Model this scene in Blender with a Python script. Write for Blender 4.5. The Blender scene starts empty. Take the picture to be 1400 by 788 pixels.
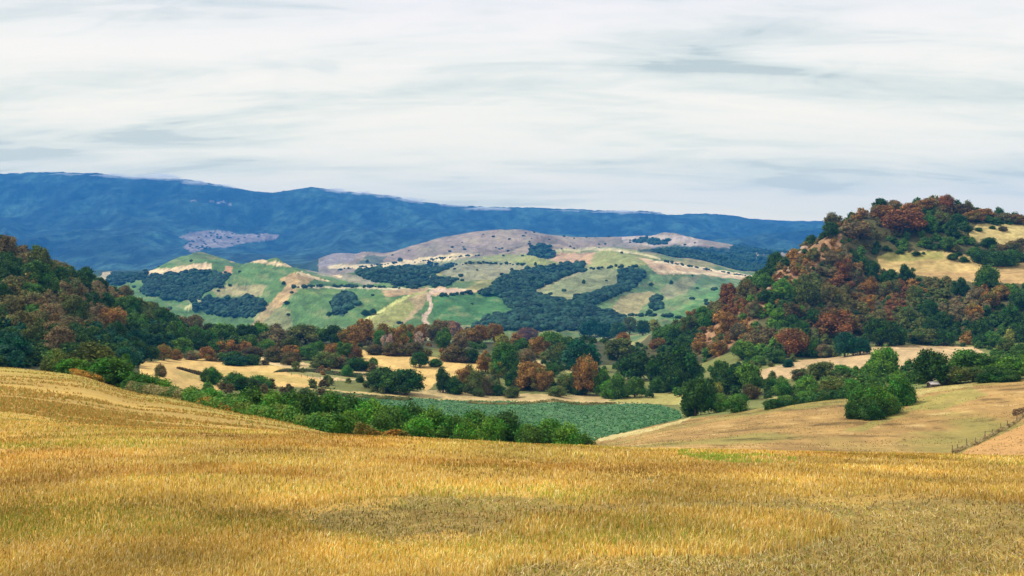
import bpy, math, random
import numpy as np
from mathutils import Vector, Matrix

random.seed(7)
rng = np.random.default_rng(11)
scene = bpy.context.scene
coll = scene.collection
F = 1500.0            # focal length in pixels of a 1400 px wide frame
CU, CV = 700.0, 394.0

# ------------------------------------------------------------------ helpers
def tag(o, label=None, cat=None, group=None, kind=None):
    if label: o['label'] = label
    if cat: o['category'] = cat
    if group: o['group'] = group
    if kind: o['kind'] = kind
    return o

def mesh_np(name, verts, faces_flat, nper, smooth=False):
    """faces_flat: flat index array, nper: verts per face (int or array)"""
    me = bpy.data.meshes.new(name)
    verts = np.asarray(verts, dtype=np.float32)
    ff = np.asarray(faces_flat, dtype=np.int32).ravel()
    me.vertices.add(len(verts))
    me.vertices.foreach_set('co', verts.ravel())
    if np.isscalar(nper):
        nf = len(ff) // nper
        tot = np.full(nf, nper, dtype=np.int32)
    else:
        tot = np.asarray(nper, dtype=np.int32); nf = len(tot)
    start = np.concatenate([[0], np.cumsum(tot)[:-1]]).astype(np.int32)
    me.loops.add(len(ff)); me.polygons.add(nf)
    me.loops.foreach_set('vertex_index', ff)
    me.polygons.foreach_set('loop_start', start)
    me.polygons.foreach_set('loop_total', tot)
    me.polygons.foreach_set('use_smooth', np.full(nf, smooth))
    me.update(calc_edges=True)
    return me

def set_col(me, col, name='col'):
    a = me.attributes.new(name, 'FLOAT_COLOR', 'POINT')
    c = np.ones((len(col), 4), dtype=np.float32); c[:, :3] = col
    a.data.foreach_set('color', c.ravel())

def link(name, me, mat=None, parent=None):
    o = bpy.data.objects.new(name, me)
    coll.objects.link(o)
    if mat and me and not me.materials: me.materials.append(mat)
    if parent: o.parent = parent
    return o

def _hash(ix, iy, seed):
    h = (ix.astype(np.int64) * 374761393 + iy.astype(np.int64) * 668265263 + seed * 1442695041) & 0xffffffff
    h = ((h ^ (h >> 13)) * 1274126177) & 0xffffffff
    h = h ^ (h >> 16)
    return (h & 0xffffff) / float(0xffffff)

def vnoise(x, y, seed=0):
    x = np.asarray(x, dtype=np.float64); y = np.asarray(y, dtype=np.float64)
    ix = np.floor(x); iy = np.floor(y); fx = x - ix; fy = y - iy
    fx = fx * fx * fx * (fx * (fx * 6 - 15) + 10); fy = fy * fy * fy * (fy * (fy * 6 - 15) + 10)
    ix = ix.astype(np.int64); iy = iy.astype(np.int64)
    a = _hash(ix, iy, seed); b = _hash(ix + 1, iy, seed); c = _hash(ix, iy + 1, seed); d = _hash(ix + 1, iy + 1, seed)
    return (a * (1 - fx) + b * fx) * (1 - fy) + (c * (1 - fx) + d * fx) * fy      # 0..1

def fbm(x, y, octs=4, seed=0, gain=0.5):
    s = 0; a = 1; t = 0
    for k in range(octs):
        s = s + a * vnoise(x * 2 ** k + 17.3 * k, y * 2 ** k - 9.1 * k, seed + k); t += a; a *= gain
    return s / t

def pchip(x, y, q):
    x = np.asarray(x, float); y = np.asarray(y, float); q = np.clip(q, x[0], x[-1])
    h = np.diff(x); dl = np.diff(y) / h
    m = np.zeros_like(y)
    for i in range(1, len(x) - 1):
        if dl[i - 1] * dl[i] > 0:
            w1 = 2 * h[i] + h[i - 1]; w2 = h[i] + 2 * h[i - 1]
            m[i] = (w1 + w2) / (w1 / dl[i - 1] + w2 / dl[i])
    m[0] = dl[0]; m[-1] = dl[-1]
    k = np.clip(np.searchsorted(x, q, side='right') - 1, 0, len(x) - 2)
    t = (q - x[k]) / h[k]
    return ((1 + 2 * t) * (1 - t) ** 2 * y[k] + t * (1 - t) ** 2 * h[k] * m[k]
            + t * t * (3 - 2 * t) * y[k + 1] + t * t * (t - 1) * h[k] * m[k + 1])

def smooth(e0, e1, x):
    t = np.clip((x - e0) / (e1 - e0), 0, 1)
    return t * t * (3 - 2 * t)

def inpoly(u, v, P):
    u = np.asarray(u); v = np.asarray(v)
    r = np.zeros(np.broadcast(u, v).shape, bool)
    n = len(P); j = n - 1
    for i in range(n):
        xi, yi = P[i]; xj, yj = P[j]
        c = ((yi > v) != (yj > v)) & (u < (xj - xi) * (v - yi) / ((yj - yi) + 1e-9) + xi)
        r ^= c; j = i
    return r

# ------------------------------------------------------------------ terrain
# cross-country profiles: for bearings across the view, (distance, sight-line row) of slope breaks
ctrl = {
 -150: [(4,0),(9,788),(30,585),(60,560),(140,492),(230,505),(300,500),(400,430),(520,335),(640,345),(1050,520),(1500,455),(2600,395),(3300,405),(4200,375),(5600,368),(7600,300),(9000,245),(11000,300)],
    0: [(4,0),(9,788),(30,590),(60,562),(140,503),(230,515),(300,500),(400,430),(520,347),(640,357),(1050,520),(1500,455),(2600,390),(3300,402),(4200,372),(5600,366),(7600,300),(9000,240),(11000,300)],
  100: [(4,0),(9,788),(30,591),(60,575),(130,514),(220,523),(320,500),(420,440),(540,382),(660,392),(1050,520),(1500,455),(2600,388),(3300,402),(4200,372),(5600,366),(7600,300),(9000,240),(11000,300)],
  200: [(4,0),(9,788),(30,592),(60,585),(125,541),(220,545),(340,500),(450,492),(600,425),(700,435),(1050,520),(1500,455),(2600,374),(3300,392),(4200,372),(5600,366),(7600,303),(9000,244),(11000,300)],
  300: [(4,0),(9,788),(30,593),(60,592),(110,561),(200,566),(380,525),(520,490),(620,463),(720,470),(1050,520),(1500,453),(2600,361),(3300,388),(4200,368),(5600,360),(7600,308),(9000,253),(11000,300)],
  400: [(4,0),(9,788),(30,596),(60,600),(100,581),(180,585),(390,530),(530,490),(640,465),(740,475),(1050,520),(1500,453),(2600,365),(3300,385),(4200,364),(5600,360),(7600,315),(9000,259),(11000,300)],
  470: [(4,0),(9,788),(30,599),(60,612),(95,596),(170,596),(400,538),(540,490),(650,466),(750,478),(1050,520),(1500,453),(2600,371),(3300,380),(4200,345),(5600,358),(7600,318),(9000,261),(11000,300)],
  530: [(4,0),(9,788),(30,601),(60,620),(100,612),(160,603),(405,542),(550,488),(660,466),(760,478),(1050,520),(1500,452),(2600,371),(3300,376),(4200,349),(5600,350),(7600,322),(9000,266),(11000,300)],
  600: [(4,0),(9,788),(30,604),(60,622),(100,630),(155,610),(410,546),(560,488),(680,467),(780,480),(1050,520),(1500,452),(2600,372),(3300,366),(4200,327),(5600,345),(7600,325),(9000,276),(11000,300)],
  700: [(4,0),(9,788),(30,610),(60,628),(100,640),(160,615),(420,549),(565,497),(680,468),(780,482),(1050,515),(1500,452),(2600,366),(3300,352),(4200,315),(5600,345),(7600,325),(9000,283),(11000,300)],
  800: [(4,0),(9,788),(30,614),(60,635),(100,648),(200,612),(300,598),(425,549),(580,505),(700,468),(1050,510),(1500,450),(2700,353),(3400,352),(4200,322),(5600,345),(7600,325),(9000,286),(11000,300)],
 900: [(4,0),(9,788),(30,617),(60,640),(100,645),(170,621),(285,580),(425,548),(590,500),(660,482),(740,462),(1450,452),(2700,357),(3400,356),(4200,325),(5600,345),(7600,325),(9000,292),(11000,302)],
 960: [(4,0),(9,788),(30,618),(60,640),(100,645),(170,621),(275,571),(400,545),(520,510),(605,476),(700,441),(1400,456),(2700,367),(3400,362),(4200,329),(5600,345),(7600,325),(9000,294),(11000,302)],
 1000: [(4,0),(9,788),(30,619),(60,640),(100,645),(170,622),(270,566),(390,542),(500,508),(600,460),(700,411),(1380,456),(2700,375),(3400,366),(4200,334),(5600,345),(7600,325),(9000,295),(11000,302)],
 1050: [(4,0),(9,788),(30,620),(60,640),(100,645),(170,622),(270,557),(390,540),(500,503),(610,440),(715,376),(1350,450),(2700,383),(3400,370),(4200,344),(5600,345),(7600,325),(9000,303),(11000,304)],
 1100: [(4,0),(9,788),(30,621),(60,640),(100,645),(170,623),(270,550),(390,536),(505,500),(640,415),(740,342),(1320,440),(2700,388),(3400,374),(4200,350),(5600,345),(7600,325),(9000,308),(11000,305)],
 1150: [(4,0),(9,788),(30,622),(60,640),(100,645),(170,623),(268,545),(380,525),(520,488),(670,392),(775,310),(1280,430),(2700,390),(3400,374),(4200,352),(5600,345),(7600,325),(9000,310),(11000,308)],
 1200: [(4,0),(9,788),(30,623),(60,640),(100,645),(170,624),(265,543),(380,518),(530,478),(700,385),(820,292),(1200,400),(2700,390),(3400,374),(4200,354),(5600,345),(7600,325),(9000,315),(11000,310)],
 1290: [(4,0),(9,788),(30,625),(60,640),(100,645),(170,624),(262,530),(380,508),(530,476),(690,385),(840,284),(1200,400),(2700,390),(3400,374),(4200,354),(5600,345),(7600,325),(9000,315),(11000,310)],
 1350: [(4,0),(9,788),(30,627),(60,640),(100,645),(165,626),(260,524),(380,505),(530,474),(690,378),(840,296),(1200,400),(2700,390),(3400,374),(4200,354),(5600,345),(7600,325),(9000,315),(11000,310)],
 1550: [(4,0),(9,788),(30,629),(60,640),(100,645),(155,627),(255,510),(380,498),(530,466),(690,372),(840,318),(1200,400),(2700,390),(3400,374),(4200,354),(5600,345),(7600,325),(9000,315),(11000,310)],
}
US = np.array(sorted(ctrl))
def stat_z(Y, v): return (CV - v) / F * Y
TY = np.array([[p[0] for p in ctrl[u]] for u in US], float)
TZ = np.array([[(-1.86 if p[0] == 4 else stat_z(p[0], p[1])) for p in ctrl[u]] for u in US], float)

cols = np.concatenate([[-3600, -2200, -1300, -850], np.arange(-560, -60, 25), np.arange(-60, 1460, 1.7), np.arange(1460, 1960, 25), [2300, 2900, 3700, 5000]]).astype(float)
rows = np.concatenate([np.geomspace(1.5, 60, 190)[:-1], np.arange(60, 300, 1.1), np.arange(300, 900, 1.5), np.arange(900, 1450, 18),
                       np.arange(1450, 2760, 7.5), np.arange(2760, 4300, 13), np.arange(4300, 9100, 34), np.linspace(9100, 11000, 8)])
NC, NR = len(cols), len(rows)
colY = np.stack([pchip(US, TY[:, s], cols) for s in range(TY.shape[1])], 1)
colZ = np.stack([pchip(US, TZ[:, s], cols) for s in range(TY.shape[1])], 1)
Z = np.zeros((NR, NC))
for c in range(NC):
    Z[:, c] = pchip(np.concatenate([[1.2], colY[c], [11600]]), np.concatenate([[-1.66], colZ[c], [colZ[c, -1] - 150]]), rows)
YY = np.repeat(rows[:, None], NC, 1)
XX = (cols[None, :] - CU) / F * YY
UU = np.repeat(cols[None, :], NR, 0)
# natural relief on top of the slope breaks
Z += (fbm(XX / 14, YY / 14, 3, 5) - .5) * 0.35 * smooth(34, 60, YY) * (1 - smooth(300, 420, YY))
Z += (fbm(XX / 2.2, YY / 2.2, 3, 6) - .5) * 0.10 * (1 - smooth(20, 60, YY))
Z += (fbm(XX / 60, YY / 60, 4, 8) - .5) * 5.0 * smooth(430, 560, YY) * (1 - smooth(900, 1200, YY))
midw = smooth(1300, 1700, YY) * (1 - smooth(4000, 4500, YY)) * (1 - .8 * np.exp(-((YY - 2640) / 160) ** 2)) * (1 - .7 * np.exp(-((YY - 4200) / 250) ** 2))
rg = 1 - np.abs(2 * fbm((XX + YY * .35) / 420, YY / 900, 3, 21) - 1)
Z += (rg - .75) * 112 * midw
rg2 = 1 - np.abs(2 * fbm((XX - YY * .55) / 260, (YY + XX * .2) / 700, 2, 27) - 1)
Z += (rg2 - .7) * 45 * midw
Z += (fbm(XX / 120, YY / 160, 3, 22) - .5) * 22 * midw
Z += (fbm(XX / 26, YY / 50, 3, 23, .6) - .5) * 5 * midw
mw = smooth(4600, 6500, YY) * (1 - smooth(7900, 8800, YY))
rgm = 1 - np.abs(2 * fbm((XX + YY * .25) / 1100, YY / 2600, 4, 31) - 1)
Z += (rgm - .75) * 270 * mw
Z += (fbm(XX / 150, YY / 200, 4, 33, .6) - .5) * (10 + 34 * (YY < 8400)) * smooth(4600, 6500, YY)
RIDGE = [(-200,236),(0,239),(60,237),(130,238),(170,243),(215,245),(262,247),(300,254),(335,261),(372,265),(400,260),(425,257),(450,260),(490,265),(530,268),(565,275),(610,281),(660,284),(720,284),(790,287),(850,289),(893,289),(912,294),(965,292),(1010,296),(1045,304),(1075,309),(1085,306),(1130,305),(1180,309),(1600,312)]
rv = np.interp(cols, [p[0] for p in RIDGE], [p[1] for p in RIDGE]) + (fbm(cols / 7, cols * 0, 3, 35) - .5) * 2.2
kr = int(np.searchsorted(rows, 9000)); cur = CV - F * Z[kr] / rows[kr]
Z += ((cur - rv) / F * rows[kr])[None, :] * smooth(6800, 8950, YY) * (1 - smooth(9400, 10500, YY))
VV = CV - F * Z / YY

def ground(X, Y):
    u = CU + F * X / Y
    ci = min(max(int(np.searchsorted(cols, u)) - 1, 0), NC - 2); ri = min(max(int(np.searchsorted(rows, Y)) - 1, 0), NR - 2)
    a = min(max((u - cols[ci]) / (cols[ci + 1] - cols[ci]), 0), 1); b = min(max((Y - rows[ri]) / (rows[ri + 1] - rows[ri]), 0), 1)
    return (Z[ri, ci] * (1 - a) + Z[ri, ci + 1] * a) * (1 - b) + (Z[ri + 1, ci] * (1 - a) + Z[ri + 1, ci + 1] * a) * b

def ground_arr(X, Y):
    u = CU + F * X / Y
    ci = np.clip(np.searchsorted(cols, u) - 1, 0, NC - 2); ri = np.clip(np.searchsorted(rows, Y) - 1, 0, NR - 2)
    a = np.clip((u - cols[ci]) / (cols[ci + 1] - cols[ci]), 0, 1); b = np.clip((Y - rows[ri]) / (rows[ri + 1] - rows[ri]), 0, 1)
    return (Z[ri, ci] * (1 - a) + Z[ri, ci + 1] * a) * (1 - b) + (Z[ri + 1, ci] * (1 - a) + Z[ri + 1, ci + 1] * a) * b

VISMIN = np.minimum.accumulate(VV, 0)           # highest sight line reached so far, per bearing
def hit(u, v, y0=40):
    """distance at which the open ground is met along a bearing and slope"""
    ci = int(np.clip(np.searchsorted(cols, u), 0, NC - 1))
    r0 = int(np.searchsorted(rows, y0))
    k = np.nonzero(VV[r0:, ci] <= v)[0]
    return rows[r0 + k[0]] if len(k) else None

# ------------------------------------------------------------------ land cover
def C(r, g, b): return np.array([r, g, b], float)
def srgb(r, g, b):
    c = np.array([r, g, b], float) / 255
    return np.where(c <= .04045, c / 12.92, ((c + .055) / 1.055) ** 2.4)
COL = np.zeros((NR, NC, 3))
U2 = UU + (fbm(UU / 9, VV / 5, 3, 51) - .5) * 7
V2 = VV + (fbm(UU / 9 + 50, VV / 5, 3, 52) - .5) * 3.5

straw = C(.56, .36, .10); strawpale = C(.62, .45, .20); earth = C(.30, .19, .10)
# near stubble field
n1 = fbm(XX / 6, YY / 6, 4, 61); n2 = fbm(XX / 1.3, YY / 1.3, 3, 62)
n3 = fbm((XX * .8 + YY * .25) / 7, (YY * .9) / 1.6, 3, 63)
base = C(.50, .31, .075) * (.72 + .55 * n2[..., None]) * (.8 + .4 * n1[..., None])
g = smooth(.52, .68, fbm(XX / 5 + 9, YY / 7, 3, 64))[..., None]
n4 = fbm(XX / 3.5, YY / 2.2, 3, 66)[..., None]; base = base * (.6 + .8 * n4)
base = base * (1 - .35 * g) + C(.30, .32, .05) * .35 * g
COL[:] = base
fl = smooth(36, 60, YY)[..., None]
farleft = C(.50, .325, .085) * (.72 + .55 * n3[..., None]) * (.85 + .3 * fbm(XX / 18, YY / 10, 3, 65)[..., None])
COL = COL * (1 - fl) + farleft * fl
# greener strip along the edge of the field
edge = np.exp(-((VV - np.interp(UU, [0, 100, 200, 300, 400, 470, 530], [503, 514, 541, 561, 581, 596, 612])) / 7) ** 2) * (UU < 560) * (YY > 60)
COL = COL * (1 - .45 * edge[..., None]) + C(.33, .33, .06) * .45 * edge[..., None]

def paint(P, col, y0, y1, var=.25, noise=None, amt=1.0, seed=70, fu=12., fv=5.):
    m = inpoly(U2, V2, P) & (YY > y0) & (YY < y1)
    idx = np.nonzero(m)
    n = fbm(UU[idx] / fu, VV[idx] / fv, 4, seed, .6)[:, None]
    n_ = (1 - var) + 2 * var * n
    c = np.asarray(col) * n_
    COL[idx] = COL[idx] * (1 - amt) + c * amt
    return m

# right pasture
m = (YY > 95) & (YY < 300) & (UU > 560)
streak = .6 * fbm((XX * .9 - YY * .1) / 20, (YY * .9 + XX * .25) / 3.4, 4, 71, .65) + .4 * fbm(XX / 4, YY / 9, 4, 74, .6)
pn = fbm(XX / 20, YY / 20, 3, 72)
pm = fbm(XX / 5, YY / 12, 4, 73, .6)[..., None]
pc = C(.36, .22, .075) * (.6 + .8 * pm) * (.55 + .9 * streak[..., None])
gp = smooth(.45, .7, pn)[..., None]
pc = pc * (1 - .65 * gp) + C(.25, .24, .06) * (.7 + .6 * streak[..., None]) * .65 * gp
COL[m] = pc[m]
bright = smooth(.60, .74, streak)
COL[m] = COL[m] * (1 - .6 * bright[m][:, None]) + C(.60, .44, .20) * .6 * bright[m][:, None]
dark = smooth(.42, .30, streak) if False else 1 - smooth(.30, .42, streak)
COL[m] = COL[m] * (1 - .45 * dark[m][:, None])
of = inpoly(UU, VV, [(1300, 640), (1318, 617), (1360, 598), (1402, 580), (1560, 520), (1560, 660)]) & (YY > 95) & (YY < 300)
COL[of] = (C(.50, .28, .10) * (.8 + .4 * streak[..., None]))[of]
paint([(1150, 590), (1195, 575), (1235, 560), (1270, 545), (1262, 556), (1225, 572), (1180, 590)], C(.26, .25, .06), 95, 300, .3, amt=.6)
paint([(1235, 548), (1330, 530), (1350, 540), (1290, 560), (1250, 560)], C(.30, .30, .07), 95, 300, .3, amt=.55)

# valley floor
m = (YY > 255) & (YY < 620)
vn = fbm(XX / 15, YY / 25, 4, 75, .6)[..., None]
low = C(.16, .17, .05) * (.6 + .8 * vn)
yb = np.interp(UU, [-200, 0, 200, 400, 560, 800, 860, 930, 1000, 1500], [150, 142, 128, 104, 104, 285, 285, 280, 272, 262])
m = (YY > yb) & (YY < 620)
COL[m] = low[m]
# crop field
CROP = [(480, 620), (440, 536), (520, 541), (600, 546), (700, 549), (800, 550), (870, 551), (905, 554), (930, 563), (932, 573), (880, 585), (820, 600), (700, 640)]
crop_m = inpoly(UU, VV + (vn[..., 0] - .5) * 2, CROP) & (YY > yb) & (YY < 440)
COL[crop_m] = (C(.08, .17, .07) * (.6 + .8 * fbm(XX / 2, YY / 5, 3, 76)[..., None]))[crop_m]
y0, y1 = 250, 640
paint([(400, 530), (520, 538), (600, 543), (700, 546), (810, 548), (900, 550), (905, 553), (800, 550.5), (700, 549.5), (600, 547), (520, 541)], C(.52, .38, .16), y0, y1, .3)
paint([(840, 549), (850, 540), (880, 536), (935, 538), (935, 555), (905, 553)], C(.36, .32, .10), y0, y1, .2)
paint([(530, 537), (600, 533), (700, 538), (840, 542), (830, 549), (700, 548), (600, 545)], C(.50, .36, .17), y0, y1, .35, amt=.8)
paint([(812, 599), (850, 593), (900, 583), (940, 572), (950, 568), (935, 577), (880, 592), (820, 604)], C(.50, .40, .17), 200, y1, .3)
meadow = C(.60, .40, .14)
paint([(180, 497), (230, 491), (300, 491), (350, 498), (420, 507), (440, 517), (440, 528), (400, 530), (330, 526), (280, 540), (230, 540), (180, 515)], meadow, y0, y1, .3)
paint([(240, 510), (290, 505), (380, 512), (440, 522), (440, 527), (340, 520), (250, 518)], C(.45, .33, .10), y0, y1, .25, amt=.8)
paint([(340, 488), (380, 488), (440, 500), (500, 506), (505, 520), (440, 520), (400, 505), (350, 496)], C(.56, .41, .2), y0, y1, .35)
paint([(380, 505), (440, 502), (480, 508), (500, 520), (450, 516), (400, 512)], C(.17, .19, .06), y0, y1, .3, amt=.8)
paint([(492, 478), (560, 483), (640, 496), (690, 494), (690, 505), (600, 520), (585, 535), (560, 520), (520, 502), (500, 495)], meadow, y0, y1, .35)
paint([(700, 492), (740, 494), (745, 500), (700, 500)], C(.6, .45, .22), y0, y1, .3)
paint([(755, 497), (780, 500), (810, 512), (800, 516), (770, 508)], C(.55, .5, .2), y0, y1, .3)
# straw strip below the right hill
paint([(1035, 508), (1060, 500), (1100, 492), (1160, 486), (1180, 476), (1230, 472), (1330, 474), (1345, 482), (1330, 500), (1240, 505), (1150, 505), (1090, 518), (1040, 518)], C(.50, .35, .18), 380, 640, .3)
paint([(1050, 545), (1090, 539), (1160, 535), (1160, 541), (1080, 547)], C(.55, .45, .17), 250, 450, .3)
paint([(1235, 540), (1260, 530), (1330, 524), (1330, 529), (1270, 537), (1240, 546)], C(.5, .40, .15), 240, 300, .4, amt=.6)
# right hill
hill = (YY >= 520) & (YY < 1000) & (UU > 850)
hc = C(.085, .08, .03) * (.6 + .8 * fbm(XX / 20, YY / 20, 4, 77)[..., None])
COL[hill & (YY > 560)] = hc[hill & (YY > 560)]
clear = [(1198, 350), (1215, 345), (1260, 343), (1300, 346), (1330, 352), (1400, 345), (1500, 340), (1500, 400), (1400, 388), (1330, 386), (1280, 380), (1230, 374), (1205, 368)]
clear2 = [(1322, 322), (1335, 306), (1400, 308), (1500, 312), (1500, 342), (1400, 342), (1370, 336), (1340, 333)]
clear_all = inpoly(U2, V2, clear) | inpoly(U2, V2, clear2)
paint(clear, C(.47, .34, .135), 560, 1000, .35); paint(clear2, C(.47, .37, .15), 560, 1000, .35)
paint([(1198, 350), (1215, 345), (1290, 345), (1290, 354), (1215, 358)], C(.26, .27, .07), 560, 1000, .3, amt=.7)
paint([(1236, 372), (1300, 372), (1400, 368), (1420, 378), (1400, 388), (1300, 384)], C(.43, .27, .12), 560, 1000, .3, amt=.7)
scree = [(952, 462), (985, 425), (1030, 398), (1060, 375), (1095, 345), (1130, 322), (1150, 315), (1150, 335), (1120, 360), (1095, 385), (1060, 420), (1020, 450), (985, 488), (955, 488)]
paint(scree, C(.30, .17, .085), 480, 1000, .6, fu=5, fv=4)
paint([(868, 455), (885, 452), (882, 462), (862, 464)], C(.5, .38, .24), 560, 1000, .2)
# left hill floor
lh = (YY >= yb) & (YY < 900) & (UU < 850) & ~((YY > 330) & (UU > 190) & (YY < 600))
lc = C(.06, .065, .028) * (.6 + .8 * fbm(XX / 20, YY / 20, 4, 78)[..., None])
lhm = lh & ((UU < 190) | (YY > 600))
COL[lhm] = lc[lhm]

# mid hills
mh = (YY >= 1000) & (YY < 4700)
gn = fbm(XX / 140, YY / 260, 5, 80, .6)[..., None]
gn2 = fbm(XX / 30, YY / 60, 4, 81, .6)[..., None]
mc = (C(.10, .17, .055) * (1 - smooth(.42, .66, gn)) + C(.30, .26, .10) * smooth(.42, .66, gn)) * (.6 + .8 * gn2)
mc = mc * 1.0
COL[mh] = mc[mh]
a0, a1 = 1300, 3300
GREEN = C(.095, .185, .05); YG = C(.24, .29, .07); TAN = C(.40, .27, .13); STR = C(.70, .52, .30); GG = C(.20, .21, .10); WOODC = C(.022, .055, .032)
MAUVE = C(.30, .225, .17)
back = (YY >= 2760) & (YY < 4700)
bc = (MAUVE * (1 - .35 * smooth(.45, .6, gn)) + C(.14, .15, .09) * .35 * smooth(.45, .6, gn)) * (.65 + .7 * gn2)
COL[back] = bc[back]
lb = back & (UU < 436); COL[lb] = (C(.03, .06, .035) * (.6 + .8 * gn2))[lb]
def P(poly, c, y0=a0, y1=a1, **k): return paint(poly, c, y0, y1, **k)
P([(150, 366), (285, 355), (345, 350), (480, 372), (620, 390), (620, 460), (150, 460)], GREEN, 1300, 2760, var=.35)
P([(205, 369), (250, 364), (287, 359), (289, 372), (250, 375), (215, 379), (195, 380)], STR)
P([(140, 372), (200, 369), (190, 380), (140, 384)], C(.5, .4, .25))
P([(315, 354), (345, 354), (402, 363), (400, 366), (345, 359), (315, 359)], STR)
P([(303, 374), (310, 364), (320, 364), (318, 374), (308, 380)], C(.45, .24, .12), var=.2)
P([(288, 398), (310, 390), (365, 390), (360, 404), (300, 406)], C(.42, .33, .17), var=.5, amt=.7)
P([(255, 418), (285, 405), (288, 408), (262, 424), (250, 424)], C(.5, .5, .22))
P([(383, 380), (400, 374), (430, 380), (415, 392), (400, 402), (392, 412), (372, 428), (352, 448), (340, 448), (358, 425), (378, 405), (392, 392)], C(.46, .31, .14), var=.3)
P([(400, 373), (410, 371), (450, 385), (446, 386)], STR)
P([(410, 366), (480, 374), (520, 388), (500, 390), (450, 379), (420, 371)], C(.27, .25, .17), var=.3)
P([(440, 372), (452, 372), (470, 378), (465, 380)], STR)
P([(350, 420), (395, 420), (400, 450), (340, 455)], C(.30, .26, .12), var=.4, amt=.6)
P([(400, 395), (480, 396), (470, 402), (420, 404)], C(.17, .27, .06), var=.3, amt=.7)
P([(400, 391.5), (520, 393), (640, 395), (640, 397), (520, 395.5), (400, 394)], C(.55, .48, .3), var=.4)
P([(520, 397), (585, 393), (583, 398), (560, 404), (530, 405)], C(.40, .27, .14), var=.3)
P([(492, 440), (530, 418), (560, 404), (583, 397), (583, 410), (566, 430), (548, 445), (500, 450)], C(.30, .30, .09), var=.35)
P([(492, 440), (530, 417), (560, 403), (562, 406), (532, 421), (496, 443)], C(.55, .55, .18), var=.2)
P([(560, 408), (583, 398), (586, 404), (575, 425), (550, 446), (545, 443), (568, 422)], C(.46, .33, .18), var=.3, amt=.8)
P([(585, 398), (600, 392), (660, 400), (662, 405), (600, 405), (588, 404)], C(.62, .42, .24), var=.2)
P([(590, 404), (660, 401), (690, 408), (704, 425), (685, 433), (640, 446), (592, 446)], C(.06, .165, .045), var=.35)
P([(640, 397), (595, 395), (581, 401), (583, 410), (588, 420), (582, 428), (574, 436), (582, 446), (590, 446), (581, 436), (589, 428), (594, 419), (589, 409), (588, 403), (600, 399), (640, 401)], C(.62, .45, .33), var=.1)
P([(445, 362), (500, 362), (560, 356), (620, 346), (662, 347), (640, 352), (570, 361), (510, 368), (450, 367)], C(.68, .54, .30), 2500, 4000)
P([(500, 369), (560, 363), (600, 357), (660, 352), (740, 352), (760, 362), (700, 372), (600, 385), (500, 385)], C(.22, .24, .11), 2500, 4000, var=.3)
P([(600, 362), (700, 360), (732, 366), (700, 378), (670, 382), (620, 385), (605, 375)], C(.27, .26, .15), 1300, 4000, var=.2)
P([(658, 350), (750, 345), (800, 339), (850, 338), (885, 347), (895, 360), (860, 368), (780, 364), (660, 356)], C(.27, .29, .10), 2000, 4000, var=.3)
P([(740, 350), (760, 346), (815, 345), (808, 362), (768, 362)], C(.47, .30, .17), 2000, 4000, var=.2)
P([(738, 345), (755, 341), (800, 339), (850, 340), (900, 352), (902, 355), (850, 344), (800, 342), (755, 345)], C(.6, .52, .28), 2000, 4000)
P([(715, 402), (780, 370), (820, 364), (845, 370), (848, 392), (790, 410), (745, 412)], C(.22, .24, .11), 1300, 3400, var=.3)
P([(720, 402), (780, 374), (805, 367), (800, 372), (750, 392)], C(.37, .33, .17), 1300, 3400, var=.2, amt=.7)
P([(795, 418), (870, 382), (900, 372), (1030, 378), (1050, 384), (990, 402), (950, 418), (905, 436), (850, 440)], C(.12, .21, .075), 1300, 3400, var=.3)
P([(835, 425), (850, 405), (885, 398), (900, 404), (880, 420), (868, 434)], C(.40, .31, .15), 1300, 3400, var=.3, amt=.75)
P([(900, 396), (930, 380), (960, 376), (940, 400), (912, 410)], C(.28, .25, .14), 1300, 3400, var=.3, amt=.7)
P([(905, 436), (950, 408), (1000, 388), (1010, 392), (960, 420), (925, 440)], C(.11, .24, .07), 1300, 3400, var=.2)
P([(870, 352), (890, 356), (915, 357), (960, 367), (1020, 376), (1050, 381), (1015, 383), (960, 376), (900, 375), (885, 362)], C(.58, .40, .24), 2000, 3400, var=.25)
P([(896, 356), (960, 366), (1045, 379), (1045, 381), (960, 369), (896, 359)], C(.75, .6, .38), 2000, 3400, var=.15)
P([(900, 369), (1015, 377), (1015, 379), (900, 372)], C(.75, .6, .38), 2000, 3400, var=.15)
# back hills
P([(432, 364), (455, 338), (494, 343), (482, 358), (440, 365)], C(.30, .25, .24), 3300, 4700, var=.2)
P([(486, 362), (500, 350), (530, 350), (520, 362)], C(.10, .12, .08), 3300, 4700, var=.2)
P([(850, 318), (900, 321), (960, 323), (960, 336), (900, 338), (850, 332)], C(.40, .32, .27), 3300, 4700, var=.5)
P([(870, 342), (920, 335), (1000, 340), (1060, 350), (1060, 385), (960, 366), (900, 352)], C(.045, .075, .045), 2760, 4700, var=.3)
P([(985, 356), (1010, 349), (1038, 349), (1034, 358), (990, 361)], C(.36, .30, .22), 2760, 4700, var=.2)
P([(600, 330), (640, 320), (700, 314), (720, 330), (680, 350), (600, 350)], C(.33, .25, .19), 3300, 4700, var=.2, amt=.6)
track_m = inpoly(UU, VV, [(640, 397), (595, 395), (581, 401), (583, 410), (588, 420), (582, 428), (574, 436), (582, 446), (590, 446), (581, 436), (589, 428), (594, 419), (589, 409), (588, 403), (600, 399), (640, 401)]) & (YY > 1300) & (YY < 3000)
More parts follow.
